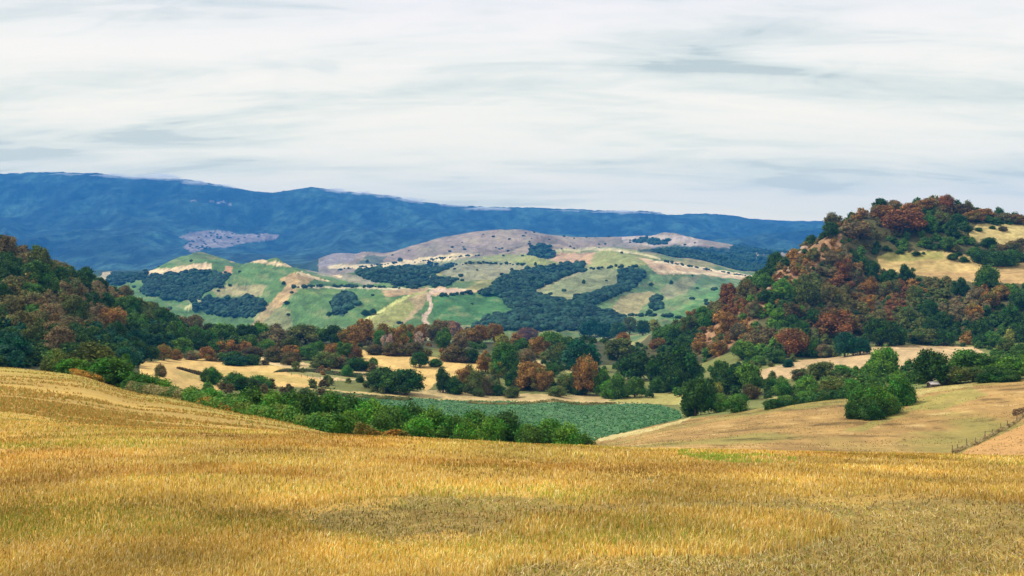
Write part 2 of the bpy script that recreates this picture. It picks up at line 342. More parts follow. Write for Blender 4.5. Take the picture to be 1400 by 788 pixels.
# mountain
mo = YY >= 4700
mn = fbm(XX / 60, YY / 90, 5, 90, .7)[..., None]; mn2 = fbm(XX / 600, YY / 900, 3, 91)[..., None]
mn3 = fbm(XX / 170, YY / 320, 4, 92, .6)[..., None]
mcol = C(.020, .045, .034) * (.3 + 1.4 * smooth(.25, .75, mn)) * (.5 + 1.0 * smooth(.25, .75, mn3)) * (.5 + mn2)
COL[mo] = mcol[mo]
paint([(245, 325), (265, 317), (300, 314), (330, 320), (382, 321), (374, 330), (345, 330), (315, 337), (285, 340), (262, 345), (250, 337), (262, 330)], C(.28, .22, .20), 4700, 12000, .6, amt=.8, fu=5, fv=2.5)
for (a, b) in ((288, 275), (299, 277), (305, 276), (314, 279), (265, 275)):
    paint([(a - 4, b), (a - 1, b - 2), (a + 4, b - 1), (a + 3, b + 2), (a - 2, b + 1)], C(.30, .27, .28), 4700, 12000, .6, amt=.55, fu=3, fv=2)

WOODS = [  # woods on the far hills: outline, nearest, farthest, crown size
 ([(196, 384), (215, 376), (290, 372), (312, 376), (306, 388), (285, 400), (262, 412), (240, 412), (196, 404)], 1500, 2760),
 ([(268, 414), (285, 407), (355, 410), (358, 420), (345, 434), (320, 436), (268, 424)], 1300, 2760),
 ([(486, 372), (550, 366), (600, 361), (622, 366), (580, 378), (622, 384), (618, 392), (560, 392), (505, 384)], 1500, 3600),
 ([(655, 404), (690, 378), (745, 364), (800, 362), (800, 370), (775, 378), (718, 402), (700, 408)], 1500, 3600),
 ([(688, 410), (715, 402), (760, 410), (832, 428), (856, 438), (860, 452), (640, 452), (660, 440), (704, 428)], 1300, 3000),
 ([(786, 410), (850, 392), (843, 378), (850, 370), (882, 372), (878, 382), (862, 394), (812, 416), (795, 422)], 1300, 3600),
 ([(718, 352), (726, 340), (742, 333), (758, 347), (750, 354)], 2700, 4500),
 ([(150, 372), (200, 368), (205, 380), (150, 392)], 2000, 2760),
 ([(900, 356), (880, 345), (930, 340), (1000, 346), (1060, 356), (1060, 390), (1000, 374), (940, 362)], 2760, 4500),
 ([(1004, 337), (1060, 332), (1150, 335), (1150, 348), (1000, 346)], 3300, 4700),
 ([(455, 412), (468, 402), (482, 404), (486, 416), (474, 424), (472, 432), (456, 430)], 1300, 2600),
 ([(888, 418), (890, 409), (902, 410), (903, 424), (892, 426)], 1300, 2700),
 ([(600, 404), (640, 402), (640, 404), (600, 406)], 9000, 9001),
 ([(855, 330), (880, 326), (920, 330), (900, 336)], 3300, 4700),
 ([(360, 405), (352, 400), (352, 396)], 9000, 9001),
]
U3 = UU + (fbm(UU / 7, VV / 4, 3, 55) - .5) * 13; V3 = VV + (fbm(UU / 7 + 50, VV / 4, 3, 56) - .5) * 7
# scrub, thin dry grass and painted shade of folds across the far fields
m = mh & (YY > 1300)
sp = fbm(UU / 5, VV / 2.2, 4, 57, .7); sp2 = fbm((UU + VV * 1.5) / 22, (VV - UU * .2) / 5, 4, 58, .6)
k_ = smooth(.58, .72, sp)[..., None] * .35
COL[m] = (COL * (1 - k_) + C(.05, .10, .035) * k_)[m]
k_ = smooth(.56, .74, sp2)[..., None] * .28
COL[m] = (COL * (1 - k_) + C(.42, .36, .16) * k_)[m]
k_ = smooth(.44, .28, sp2) if False else (1 - smooth(.28, .44, sp2))[..., None] * .25
COL[m] = (COL * (1 - k_))[m]
for (poly, ya, yb_) in WOODS:
    m = inpoly(U3, V3, poly) & (YY > ya) & (YY < yb_)
    COL[m] = (WOODC * (.6 + .8 * gn2))[m]
# cut and trampled patches of the near field: brown thatch
ragu = (fbm(XX / .9, YY / 1.4, 3, 204) - .5)
MOWN = [[(380, 702), (470, 690), (560, 676), (700, 677), (860, 688), (900, 700), (720, 710), (660, 738), (560, 745), (470, 738), (385, 722)],
        [(800, 690), (1080, 680), (1250, 676), (1450, 690), (1450, 790), (1200, 810), (620, 810), (690, 772), (1080, 748), (1150, 728), (1090, 702), (1000, 702)]]
for P_ in MOWN:
    m = inpoly(UU + ragu * 240, VV + ragu * 44, P_) & (YY < 30)
    tn = fbm(XX / .35, YY / .35, 3, 206)[..., None]
    COL[m] = (C(.32, .22, .065) * (.5 + tn))[m]
COL = np.clip(COL, .003, .85)
#@@END_TERRAIN

# ------------------------------------------------------------------ materials
def mat_new(name):
    m = bpy.data.materials.new(name); m.use_nodes = True
    nt = m.node_tree; bs = nt.nodes['Principled BSDF']
    bs.inputs['Roughness'].default_value = .9
    bs.inputs['Specular IOR Level'].default_value = .15
    return m, nt, bs

def ground_mat(name, scales, lo, hi, bump, bscale, sheen=0.0):
    m, nt, bs = mat_new(name)
    N = nt.nodes.new; L = nt.links.new
    at = N('ShaderNodeAttribute'); at.attribute_name = 'col'
    geo = N('ShaderNodeNewGeometry')
    prev = at.outputs['Color']
    for i, sc in enumerate(scales):
        mp = N('ShaderNodeMapping'); L(geo.outputs['Position'], mp.inputs[0])
        mp.inputs['Scale'].default_value = sc if isinstance(sc, tuple) else (sc, sc, sc)
        nz = N('ShaderNodeTexNoise'); nz.inputs['Scale'].default_value = 1; nz.inputs['Detail'].default_value = 6; nz.inputs['Roughness'].default_value = .65
        L(mp.outputs[0], nz.inputs['Vector'])
        mr = N('ShaderNodeMapRange'); mr.inputs[1].default_value = .3; mr.inputs[2].default_value = .7
        mr.inputs[3].default_value = lo; mr.inputs[4].default_value = hi
        L(nz.outputs['Fac'], mr.inputs[0])
        vm = N('ShaderNodeVectorMath'); vm.operation = 'SCALE'
        L(prev, vm.inputs[0]); L(mr.outputs[0], vm.inputs['Scale']); prev = vm.outputs[0]
    L(prev, bs.inputs['Base Color'])
    nz = N('ShaderNodeTexNoise'); nz.inputs['Scale'].default_value = bscale; nz.inputs['Detail'].default_value = 5
    L(geo.outputs['Position'], nz.inputs['Vector'])
    bp = N('ShaderNodeBump'); bp.inputs['Strength'].default_value = .8; bp.inputs['Distance'].default_value = bump
    L(nz.outputs['Fac'], bp.inputs['Height']); L(bp.outputs[0], bs.inputs['Normal'])
    return m

M_near = ground_mat('stubble_ground', [9, 40], .75, 1.2, .03, 25)
M_past = ground_mat('dry_pasture_ground', [1.2, 5], .8, 1.2, .12, 3)
M_val = ground_mat('valley_ground', [.5, 2], .75, 1.25, .25, 1.2)
M_hill = ground_mat('hill_ground', [.05, .25], .7, 1.3, 1.5, .18)
M_mount = ground_mat('mountain_forest', [.012, .04], .7, 1.35, 14, .03)

# ------------------------------------------------------------------ terrain objects
fv = lambda A: .25 * (A[:-1, :-1] + A[1:, :-1] + A[:-1, 1:] + A[1:, 1:])
FU, FV_, FY = fv(UU), fv(VV), fv(YY)
FX = fv(XX)
cls = np.zeros(FU.shape, int)
yb2 = fv(np.repeat(yb[None, :] if yb.ndim == 1 else yb, 1, 0)) if yb.shape == UU.shape else np.interp(FU, [-200, 0, 200, 400, 560, 800, 860, 930, 1000, 1500], [150, 142, 128, 104, 104, 285, 285, 280, 272, 262])
cls[(FY > 95) & (FU > 560)] = 1
cls[FY > yb2] = 3
cm = crop_m[:-1, :-1]; cls[cm] = 2
cls[(FY > 520) & (FU > 880)] = 4
cls[(FY > 250) & (FU < 190)] = 5
cls[(FY > 600) & (FU <= 880)] = 5
cls[(FY >= 960)] = 6
cls[track_m[:-1, :-1]] = 7
cls[(FY >= 4700)] = 8
specs = {0: ('stubble_field', M_near), 1: ('pasture', M_past), 2: ('crop_field', M_val), 3: ('valley_floor', M_val), 4: ('hillside', M_hill),
         5: ('hillside', M_hill), 6: ('far_hills', M_hill), 7: ('farm_track', M_hill), 8: ('mountain', M_mount)}
VALL = np.stack([XX, YY, Z], -1).reshape(-1, 3); CALL = COL.reshape(-1, 3)
I = np.arange(NR * NC).reshape(NR, NC)
quads = np.stack([I[:-1, :-1], I[:-1, 1:], I[1:, 1:], I[1:, :-1]], -1)
for k, (nm, mt) in specs.items():
    q = quads[cls == k].reshape(-1)
    if not len(q): continue
    used, inv = np.unique(q, return_inverse=True)
    me = mesh_np(nm, VALL[used], inv, 4, smooth=True); set_col(me, CALL[used])
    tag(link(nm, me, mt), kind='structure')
# ground behind the viewpoint
me = mesh_np('ground', [(-900, -900, -2.6), (900, -900, -2.6), (900, 1.4, -2.1), (3.6, 1.52, -1.72), (-3.6, 1.52, -1.72), (-900, 1.4, -2.1)], [0, 1, 2, 3, 4, 5], 6)
set_col(me, np.tile([.42, .28, .07], (6, 1)))
tag(link('ground', me, M_near), kind='structure')

# ------------------------------------------------------------------ sky, sun, haze, camera
SUN_EL, SUN_AZ = math.radians(48), math.radians(-88)      # azimuth clockwise from +Y; behind and to the left
w = bpy.data.worlds.new('World'); scene.world = w; w.use_nodes = True
nt = w.node_tree; N = nt.nodes.new; L = nt.links.new
bg = nt.nodes['Background']
sky = N('ShaderNodeTexSky'); sky.sky_type = 'NISHITA'; sky.sun_disc = False
sky.sun_elevation = SUN_EL; sky.sun_rotation = SUN_AZ
sky.air_density = 1; sky.dust_density = 1
sk = N('ShaderNodeVectorMath'); sk.operation = 'SCALE'; sk.inputs['Scale'].default_value = .10
L(sky.outputs[0], sk.inputs[0])
tc = N('ShaderNodeTexCoord'); sep = N('ShaderNodeSeparateXYZ'); L(tc.outputs['Generated'], sep.inputs[0])
def math_(op, a, b=None, c=None):
    n = N('ShaderNodeMath'); n.operation = op
    for i, x in enumerate((a, b, c)):
        if x is None: continue
        if isinstance(x, (int, float)): n.inputs[i].default_value = x
        else: L(x, n.inputs[i])
    return n.outputs[0]
zc = math_('ADD', math_('MAXIMUM', sep.outputs['Z'], 0.0), .16)
px = math_('DIVIDE', sep.outputs['X'], zc); py = math_('DIVIDE', sep.outputs['Y'], zc)
cb = N('ShaderNodeCombineXYZ'); L(px, cb.inputs[0]); L(py, cb.inputs[1])
def cloudnoise(scale, off, detail, dist, rough=.5):
    mp = N('ShaderNodeMapping'); L(cb.outputs[0], mp.inputs[0]); mp.inputs['Scale'].default_value = scale; mp.inputs['Location'].default_value = off
    mp.inputs['Rotation'].default_value = (0, 0, math.radians(5))
    nz = N('ShaderNodeTexNoise'); nz.inputs['Scale'].default_value = 1; nz.inputs['Detail'].default_value = detail
    nz.inputs['Distortion'].default_value = dist; nz.inputs['Roughness'].default_value = rough
    L(mp.outputs[0], nz.inputs['Vector']); return nz.outputs['Fac']
c1 = cloudnoise((.50, 1.5, 1), (3.1, 1.2, 0), 4, .6)
c2 = cloudnoise((.95, 3.3, 1), (7.7, 4.0, 2), 6, .9, .55)
c3 = cloudnoise((3.0, 6.0, 1), (1.7, 9.0, 5), 7, 1.0, .62)
cc = math_('ADD', math_('ADD', math_('MULTIPLY', c1, .46), math_('MULTIPLY', c2, .38)), math_('MULTIPLY', c3, .16))
rampn = N('ShaderNodeValToRGB'); L(cc, rampn.inputs[0])
cr = rampn.color_ramp
cr.elements[0].position = .425; cr.elements[0].color = (.46, .53, .51, 1)
cr.elements[1].position = .57; cr.elements[1].color = (.93, .90, .89, 1)
e = cr.elements.new(.45); e.color = (.63, .69, .68, 1)
e = cr.elements.new(.515); e.color = (.85, .855, .84, 1)
# the cloud sheet is brighter towards the horizon behind the mountains
hz = N('ShaderNodeMapRange'); L(sep.outputs['Z'], hz.inputs[0]); hz.inputs[1].default_value = .02; hz.inputs[2].default_value = .26; hz.inputs[3].default_value = 1; hz.inputs[4].default_value = 0
CLOUD_GAIN = .94
g1 = N('ShaderNodeVectorMath'); g1.operation = 'SCALE'; 
soft = N('ShaderNodeMix'); soft.data_type = 'RGBA'; soft.inputs[7].default_value = (.80, .80, .79, 1)
L(math_('MULTIPLY', hz.outputs[0], .6), soft.inputs['Factor']); L(rampn.outputs[0], soft.inputs[6]); L(soft.outputs[2], g1.inputs[0]); g1.inputs['Scale'].default_value = CLOUD_GAIN
tint = N('ShaderNodeMix'); tint.data_type = 'RGBA'; L(hz.outputs[0], tint.inputs['Factor'])
tint.inputs[6].default_value = (1.12, 1.06, .965, 1); tint.inputs[7].default_value = (1.98, 1.70, .93, 1)
g2 = N('ShaderNodeVectorMath'); g2.operation = 'MULTIPLY'; L(g1.outputs[0], g2.inputs[0]); L(tint.outputs[2], g2.inputs[1])
mx = N('ShaderNodeMix'); mx.data_type = 'RGBA'; mx.inputs['Factor'].default_value = .94
L(sk.outputs[0], mx.inputs[6]); L(g2.outputs[0], mx.inputs[7]); L(mx.outputs[2], bg.inputs['Color'])
bg.inputs['Strength'].default_value = 1.0

sl = bpy.data.lights.new('Sun', 'SUN'); sl.energy = 3.2; sl.angle = math.radians(7); sl.color = (1, .95, .86)
so = bpy.data.objects.new('Sun', sl); coll.objects.link(so)
d = Vector((math.sin(SUN_AZ) * math.cos(SUN_EL), math.cos(SUN_AZ) * math.cos(SUN_EL), math.sin(SUN_EL)))
so.rotation_euler = d.to_track_quat('Z', 'Y').to_euler(); so.location = d * 200

def box_mesh(name, x0, x1, y0, y1, z0, z1):
    v = [(x, y, z) for x in (x0, x1) for y in (y0, y1) for z in (z0, z1)]
    return mesh_np(name, v, [0, 1, 3, 2, 4, 6, 7, 5, 0, 4, 5, 1, 2, 3, 7, 6, 0, 2, 6, 4, 1, 5, 7, 3], 4)
HAZE = 8.2e-5
zmin = float(Z.min()) - 1; zmax = float(Z[YY < 11001].max()) + 25
hm = bpy.data.materials.new('haze_air'); hm.use_nodes = True
hn = hm.node_tree; hn.nodes.clear()
ho = hn.nodes.new('ShaderNodeOutputMaterial'); hv = hn.nodes.new('ShaderNodeVolumePrincipled')
hv.inputs['Density'].default_value = HAZE; hv.inputs['Color'].default_value = (.035, .33, 1.0, 1); hv.inputs['Anisotropy'].default_value = 0.0
hn.links.new(hv.outputs[0], ho.inputs['Volume'])
XL = float(np.abs(XX).max()) + 50
hz_o = link('haze', box_mesh('haze', -XL, XL, -950, 11050, zmin, zmax), hm); tag(hz_o, kind='stuff')

cam = bpy.data.cameras.new('Camera'); co = bpy.data.objects.new('Camera', cam); coll.objects.link(co); scene.camera = co
cam.sensor_width = 36; cam.lens = 36 * F / 1400; cam.clip_start = .1; cam.clip_end = 40000
co.location = (0, 0, 0); co.rotation_euler = (math.radians(90), 0, 0)

scene.render.engine = 'CYCLES'
cy = scene.cycles; cy.use_denoising = True; cy.volume_bounces = 2; cy.max_bounces = 5; cy.diffuse_bounces = 3; cy.transparent_max_bounces = 8
cy.use_adaptive_sampling = True; cy.adaptive_threshold = .015
vs = scene.view_settings; vs.view_transform = 'Standard'; vs.look = 'None'; vs.exposure = .33; vs.gamma = 1

# ------------------------------------------------------------------ vegetation materials
def leaf_mat(name, use_object_colour=True):
    m, nt, bs = mat_new(name)
    N = nt.nodes.new; L = nt.links.new
    at = N('ShaderNodeAttribute'); at.attribute_name = 'col'
    vm = N('ShaderNodeVectorMath'); vm.operation = 'MULTIPLY'
    L(at.outputs['Color'], vm.inputs[0])
    if use_object_colour:
        oi = N('ShaderNodeObjectInfo'); L(oi.outputs['Color'], vm.inputs[1])
    else:
        vm.inputs[1].default_value = (1, 1, 1)
    L(vm.outputs[0], bs.inputs['Base Color'])
    bs.inputs['Roughness'].default_value = .75
    tr = N('ShaderNodeBsdfTranslucent'); L(vm.outputs[0], tr.inputs['Color'])
    mixs = N('ShaderNodeMixShader'); mixs.inputs[0].default_value = .18
    out = nt.nodes['Material Output']
    L(bs.outputs[0], mixs.inputs[1]); L(tr.outputs[0], mixs.inputs[2]); L(mixs.outputs[0], out.inputs['Surface'])
    return m
M_leaf = leaf_mat('foliage')
M_leafv = leaf_mat('foliage_mixed', False)
M_bark, _, b_ = mat_new('bark'); b_.inputs['Base Color'].default_value = (.09, .065, .045, 1)
def _bark():
    nt = M_bark.node_tree; nz = nt.nodes.new('ShaderNodeTexNoise'); nz.inputs['Scale'].default_value = 6
    mr = nt.nodes.new('ShaderNodeMix'); mr.data_type = 'RGBA'; mr.inputs[6].default_value = (.05, .035, .025, 1); mr.inputs[7].default_value = (.16, .12, .09, 1)
    nt.links.new(nz.outputs['Fac'], mr.inputs['Factor']); nt.links.new(mr.outputs[2], b_.inputs['Base Color'])
_bark()

def icosphere(sub):
    t = (1 + 5 ** .5) / 2
    v = [(-1, t, 0), (1, t, 0), (-1, -t, 0), (1, -t, 0), (0, -1, t), (0, 1, t), (0, -1, -t), (0, 1, -t), (t, 0, -1), (t, 0, 1), (-t, 0, -1), (-t, 0, 1)]
    f = [(0, 11, 5), (0, 5, 1), (0, 1, 7), (0, 7, 10), (0, 10, 11), (1, 5, 9), (5, 11, 4), (11, 10, 2), (10, 7, 6), (7, 1, 8), (3, 9, 4), (3, 4, 2), (3, 2, 6), (3, 6, 8), (3, 8, 9), (4, 9, 5), (2, 4, 11), (6, 2, 10), (8, 6, 7), (9, 8, 1)]
    v = [np.array(p) / np.linalg.norm(p) for p in v]
    for _ in range(sub):
        cache = {}; nf = []
        def mid(a, b):
            k = (min(a, b), max(a, b))
            if k not in cache:
                p = v[a] + v[b]; v.append(p / np.linalg.norm(p)); cache[k] = len(v) - 1
            return cache[k]
        for a, b, c in f:
            ab, bc, ca = mid(a, b), mid(b, c), mid(c, a)
            nf += [(a, ab, ca), (b, bc, ab), (c, ca, bc), (ab, bc, ca)]
        f = nf
    return np.array(v), np.array(f)
ICO1 = icosphere(1); ICO2 = icosphere(2); ICO0 = icosphere(0)

def crown_parts(r, style, nleaf, ico, leafsize):
    """lobed crown filling a unit-wide, unit-high volume; returns verts, tri faces, quad faces, colours"""
    nl = {'round': 24, 'tall': 18, 'cone': 14, 'bush': 18, 'loose': 24, 'wide': 28}[style]
    lob = []
    for k in range(nl):
        a = r.uniform(0, 2 * math.pi)
        h = (k + .5) / nl
        if style == 'cone': z = .12 + .82 * h; rad = .36 * (1 - h) + .02; s = .20 * (1 - h) + .07
        elif style == 'tall': z = .18 + .68 * h; rad = .28 * math.sin(math.pi * (.15 + .75 * h)); s = r.uniform(.14, .22)
        elif style == 'bush': z = .14 + .62 * h ; rad = .34 * math.sqrt(max(0, 1 - h * h)) * r.uniform(.6, 1.1); s = r.uniform(.16, .24)
        elif style == 'loose': z = .16 + .72 * h; rad = .40 * math.sqrt(max(0, 1 - (h - .35) ** 2 * 1.8)) * r.uniform(.4, 1.1); s = r.uniform(.10, .17)
        elif style == 'wide': z = .22 + .6 * h; rad = .40 * math.sqrt(max(0, 1 - h * h * .9)) * r.uniform(.6, 1.05); s = r.uniform(.12, .19)
        else: z = .22 + .58 * h; rad = .34 * math.sqrt(max(0, 1 - h * h * .95)) * r.uniform(.75, 1.05); s = r.uniform(.12, .20)
        lob.append((rad * math.cos(a), rad * math.sin(a), z, s * .9, r.uniform(.65, 1.35)))
    lob.append((0, 0, .42, .30, .9)); 
    if style == 'bush': lob.append((0, 0, .2, .32, .9))
    V, T, Cc = [], [], []; nv = 0
    iv, itf = ico
    for (x, y, z, s, b) in lob:
        d = 1 + (vnoise(iv[:, 0] * 2.2 + x * 9, iv[:, 1] * 2.2 + iv[:, 2] * 3.1 + z * 7, int(r.integers(1e6))) - .5) * .45
        p = iv * (s * .68 * d)[:, None] * np.array([1, 1, .92 if style != 'cone' else 1.5]) + np.array([x, y, z])
        p[:, 2] = np.maximum(p[:, 2], .005)
        V.append(p); T.append(itf + nv); nv += len(p); Cc.append(np.full((len(p), 3), b * .85))
    w = np.array([l[3] ** 2 for l in lob]); w /= w.sum()
    li = r.choice(len(lob), nleaf, p=w); Lb = np.array(lob)[li]
    nrm = r.normal(size=(nleaf, 3)); nrm[:, 2] = nrm[:, 2] + .35; nrm /= np.linalg.norm(nrm, axis=1)[:, None]
    rr = Lb[:, 3] * (r.uniform(.55, 1.18, nleaf) + .45 * (r.uniform(size=nleaf) ** 4))
    c = Lb[:, :3] + nrm * rr[:, None]; c[:, 2] = np.maximum(c[:, 2], .01)
    # leaf spray axes
    n2 = nrm * .8 + r.normal(size=(nleaf, 3)) * .65; n2 /= np.linalg.norm(n2, axis=1)[:, None]
    t = np.cross(n2, r.normal(size=(nleaf, 3))); t /= np.linalg.norm(t, axis=1)[:, None]
    bt = np.cross(n2, t)
    sz = leafsize * r.uniform(.55, 1.4, nleaf)[:, None]
    q = np.stack([c - t * sz, c - bt * sz * .55, c + t * sz, c + bt * sz * .55], 1).reshape(-1, 3)
    Q = np.arange(nleaf * 4).reshape(-1, 4) + nv
    bl = (Lb[:, 4] * r.uniform(.5, 1.55, nleaf))
    hue = r.uniform(-.12, .12, nleaf) + (Lb[:, 4] - 1) * .18
    alt = (r.uniform(size=len(lob)) < .22)[li]
    cq = np.stack([bl * (1 + hue) * np.where(alt, .62, 1), bl * np.where(alt, 1.04, 1), bl * (1 - hue) * np.where(alt, .85, 1)], 1).repeat(4, 0)
    V.append(q); Cc.append(cq)
    return np.concatenate(V), np.concatenate(T), Q, np.concatenate(Cc)

def to_mesh(name, V, T, Q, Cc):
    ff = np.concatenate([T.ravel(), Q.ravel()]); nper = np.concatenate([np.full(len(T), 3), np.full(len(Q), 4)])
    me = mesh_np(name, V, ff, nper); set_col(me, Cc); return me

PROTO = {}
for st, cnt in (('round', 4), ('wide', 3), ('tall', 3), ('cone', 1), ('bush', 4), ('loose', 3)):
    PROTO[st] = []
    for k in range(cnt):
        me = to_mesh('crown_' + st, *crown_parts(np.random.default_rng(100 + 17 * k + len(st) * 7), st, 6500 if st in ('bush', 'round') else 5200, ICO2, .031))
        me.materials.append(M_leaf); PROTO[st].append(me)

def limb_mesh():
    """a tapered trunk with three limbs reaching into the crown, unit high"""
    V, Fc = [], []
    def tube(p0, p1, r0, r1, n=7):
        p0 = Vector(p0); p1 = Vector(p1); d = (p1 - p0).normalized(); a = d.orthogonal().normalized(); b = d.cross(a); s = len(V)
        for p, rr in ((p0, r0), ((p0 + p1) / 2, (r0 + r1) / 2 * .93), (p1, r1)):
            for i in range(n):
                an = 2 * math.pi * i / n; V.append(tuple(p + (a * math.cos(an) + b * math.sin(an)) * rr))
        for j in range(2):
            for i in range(n): Fc.append((s + j * n + i, s + j * n + (i + 1) % n, s + (j + 1) * n + (i + 1) % n, s + (j + 1) * n + i))
    tube((0, 0, -.06), (.01, 0, .30), .045, .03)
    tube((.01, 0, .28), (.16, .05, .62), .026, .010); tube((.01, 0, .28), (-.15, .08, .60), .024, .010); tube((.01, 0, .26), (.02, -.13, .66), .024, .008)
    return mesh_np('trunk', V, np.array(Fc).ravel(), 4, True)
TRUNK = limb_mesh(); TRUNK.materials.append(M_bark)

LOOKS = {  # reflectance of the crown, words for the label
 'dg': ((.042, .098, .018), 'dark green'), 'mg': ((.075, .165, .024), 'mid green'), 'bg': ((.130, .260, .028), 'bright green'),
 'ol': ((.120, .145, .034), 'olive green'), 'ru': ((.30, .160, .040), 'rust brown'), 'rd': ((.235, .100, .034), 'dark red'),
 'or': ((.34, .18, .042), 'orange brown'), 'gb': ((.215, .160, .070), 'grey brown'), 'db': ((.13, .095, .034), 'dark brown'),
 'yg': ((.24, .25, .045), 'yellow green'), 'bl': ((.022, .090, .045), 'blue green'), 'pl': ((.52, .36, .30), 'pale leafless'),
 'ob': ((.165, .145, .042), 'olive brown'),
 'hg': ((.105, .225, .024), 'leafy green'),
}
protos = {}
items = []
def proto(kind, st, k):
    key = (kind, st, k)
    if key not in protos:
        root = bpy.data.objects.new(kind, None); root.empty_display_size = 1
        cr_ = bpy.data.objects.new('crown' if kind == 'tree' else 'foliage', PROTO[st][k]); cr_.parent = root
        tr_ = bpy.data.objects.new('trunk' if kind == 'tree' else 'stem', TRUNK); tr_.parent = root
        protos[key] = root
    return protos[key]

def plant(kind, st, X, Y, wid, hgt, look, zone, sink=.0, z=None):
    k = random.randrange(len(PROTO[st]))
    src = proto(kind, st, k)
    root = src.copy(); coll.objects.link(root)
    zz = ground(X, Y) if z is None else z
    root.location = (X, Y, zz - sink); root.rotation_euler = (0, 0, random.uniform(0, 6.28))
    root.scale = (wid * random.uniform(.94, 1.06), wid * random.uniform(.94, 1.06), hgt)
    c = LOOKS[look][0]; f = random.uniform(.85, 1.15)
    for ch in src.children:
        d = ch.copy(); coll.objects.link(d); d.parent = root
        if ch.data is not TRUNK:
            d.color = (c[0] * f * random.uniform(.93, 1.07), c[1] * f, c[2] * f, 1)
    items.append(dict(o=root, kind=kind, look=look, zone=zone, u=CU + F * X / Y, v=CV - F * zz / Y, h=hgt, w=wid, Y=Y))
    return root

def px(u, top, base, wpx, look, zone, st=None, Y=None, kind=None):
    """plant seen in the picture frame between two rows; stands where that sight line meets the ground"""
    if Y is None:
        Y = hit(u, base, 100)
        if Y is None: Y = 600
    X = (u - CU) / F * Y
    # real size from the distance; the crown sits a little behind the visible foot
    W = wpx / F * Y
    Yc = Y + W * .3; X = (u - CU) / F * Yc
    zz = ground(X, Yc); ztop = (CV - top) / F * Yc
    H = max(ztop - zz, W * .45, 1.2)
    W *= 1.12
    kind = kind or ('bush' if H < 6.6 else 'tree')
    st = st or ('bush' if kind == 'bush' else random.choice(['round', 'round', 'wide', 'loose']))
    plant(kind, st, X, Yc, W, H * 1.03, look, zone, sink=.15)
    placed.append((u, base, wpx * .8, (base - top) * .8))
placed = []

Z1 = 'in the bush clump left of the straw meadow'
Z2 = 'in the hedgerow below the straw meadow'
Z3 = 'in the hedgerow before the crop field'
Z4 = 'along the upper edge of the straw meadow'
Z5 = 'in the wood edge under the left hill'
Z6 = 'in the russet belt below the green hills'
Z7 = 'in the thicket behind the crop field'
Z8 = 'at the right corner of the crop field'
Z9 = 'in the hedgerow under the straw strip'
ZA = 'on the pasture slope by the wire fence'
ZB = 'at the foot of the right hill'
ZC = 'on the right hill summit'
ZD = 'in the scrub of the right hill clearing'
ZE = 'on the far green hills'
ZF = 'in the small straw meadow'
# hedge bushes close to the stubble field: given by distance
for (u, t, wp, Y, lk) in [(75, 475, 42, 175, 'ol'), (128, 466, 70, 178, 'ol'), (100, 487, 46, 150, 'hg'), (150, 484, 62, 148, 'mg'), (172, 480, 20, 185, 'mg'), (88, 500, 26, 160, 'mg')]:
    px(u, t, 0, wp, lk, Z1, Y=Y)
for (u, t, wp, Y, lk) in [(190, 507, 46, 138, 'mg'), (226, 517, 38, 140, 'hg'), (212, 512, 34, 150, 'mg'), (262, 527, 30, 145, 'mg'), (290, 529, 44, 140, 'hg'), (318, 534, 40, 140, 'mg'), (345, 526, 50, 150, 'mg'),
        (375, 533, 50, 148, 'hg'), (402, 531, 46, 150, 'mg'), (425, 534, 46, 150, 'dg')]:
    px(u, t, 0, wp, lk, Z2, Y=Y)
for (u, t, wp, Y, lk) in [(448, 533, 54, 152, 'hg'), (478, 538, 56, 150, 'mg'), (508, 543, 54, 145, 'hg'), (536, 549, 56, 145, 'mg'), (565, 549, 54, 150, 'mg'), (592, 556, 54, 145, 'hg'), (618, 562, 50, 145, 'mg'), (650, 559, 56, 150, 'mg'),
        (640, 572, 44, 135, 'hg'), (672, 566, 44, 145, 'hg'), (696, 561, 56, 150, 'dg'), (722, 574, 44, 140, 'mg'), (747, 570, 54, 145, 'mg'), (776, 578, 50, 140, 'hg'), (795, 588, 36, 138, 'mg'), (572, 568, 50, 132, 'hg'), (520, 562, 44, 125, 'mg'), (480, 556, 44, 122, 'hg')]:
    px(u, t, 0, wp, lk, Z3, Y=Y)
for a in [(320, 508, 534, 36, 'mg'), (355, 512, 534, 32, 'mg'), (338, 514, 535, 30, 'dg'), (291, 501, 526, 24, 'mg'), (281, 503, 524, 14, 'mg'), (219, 497, 516, 16, 'gb')]: px(a[0], a[1], a[2], a[3], a[4], Z2, st='bush')
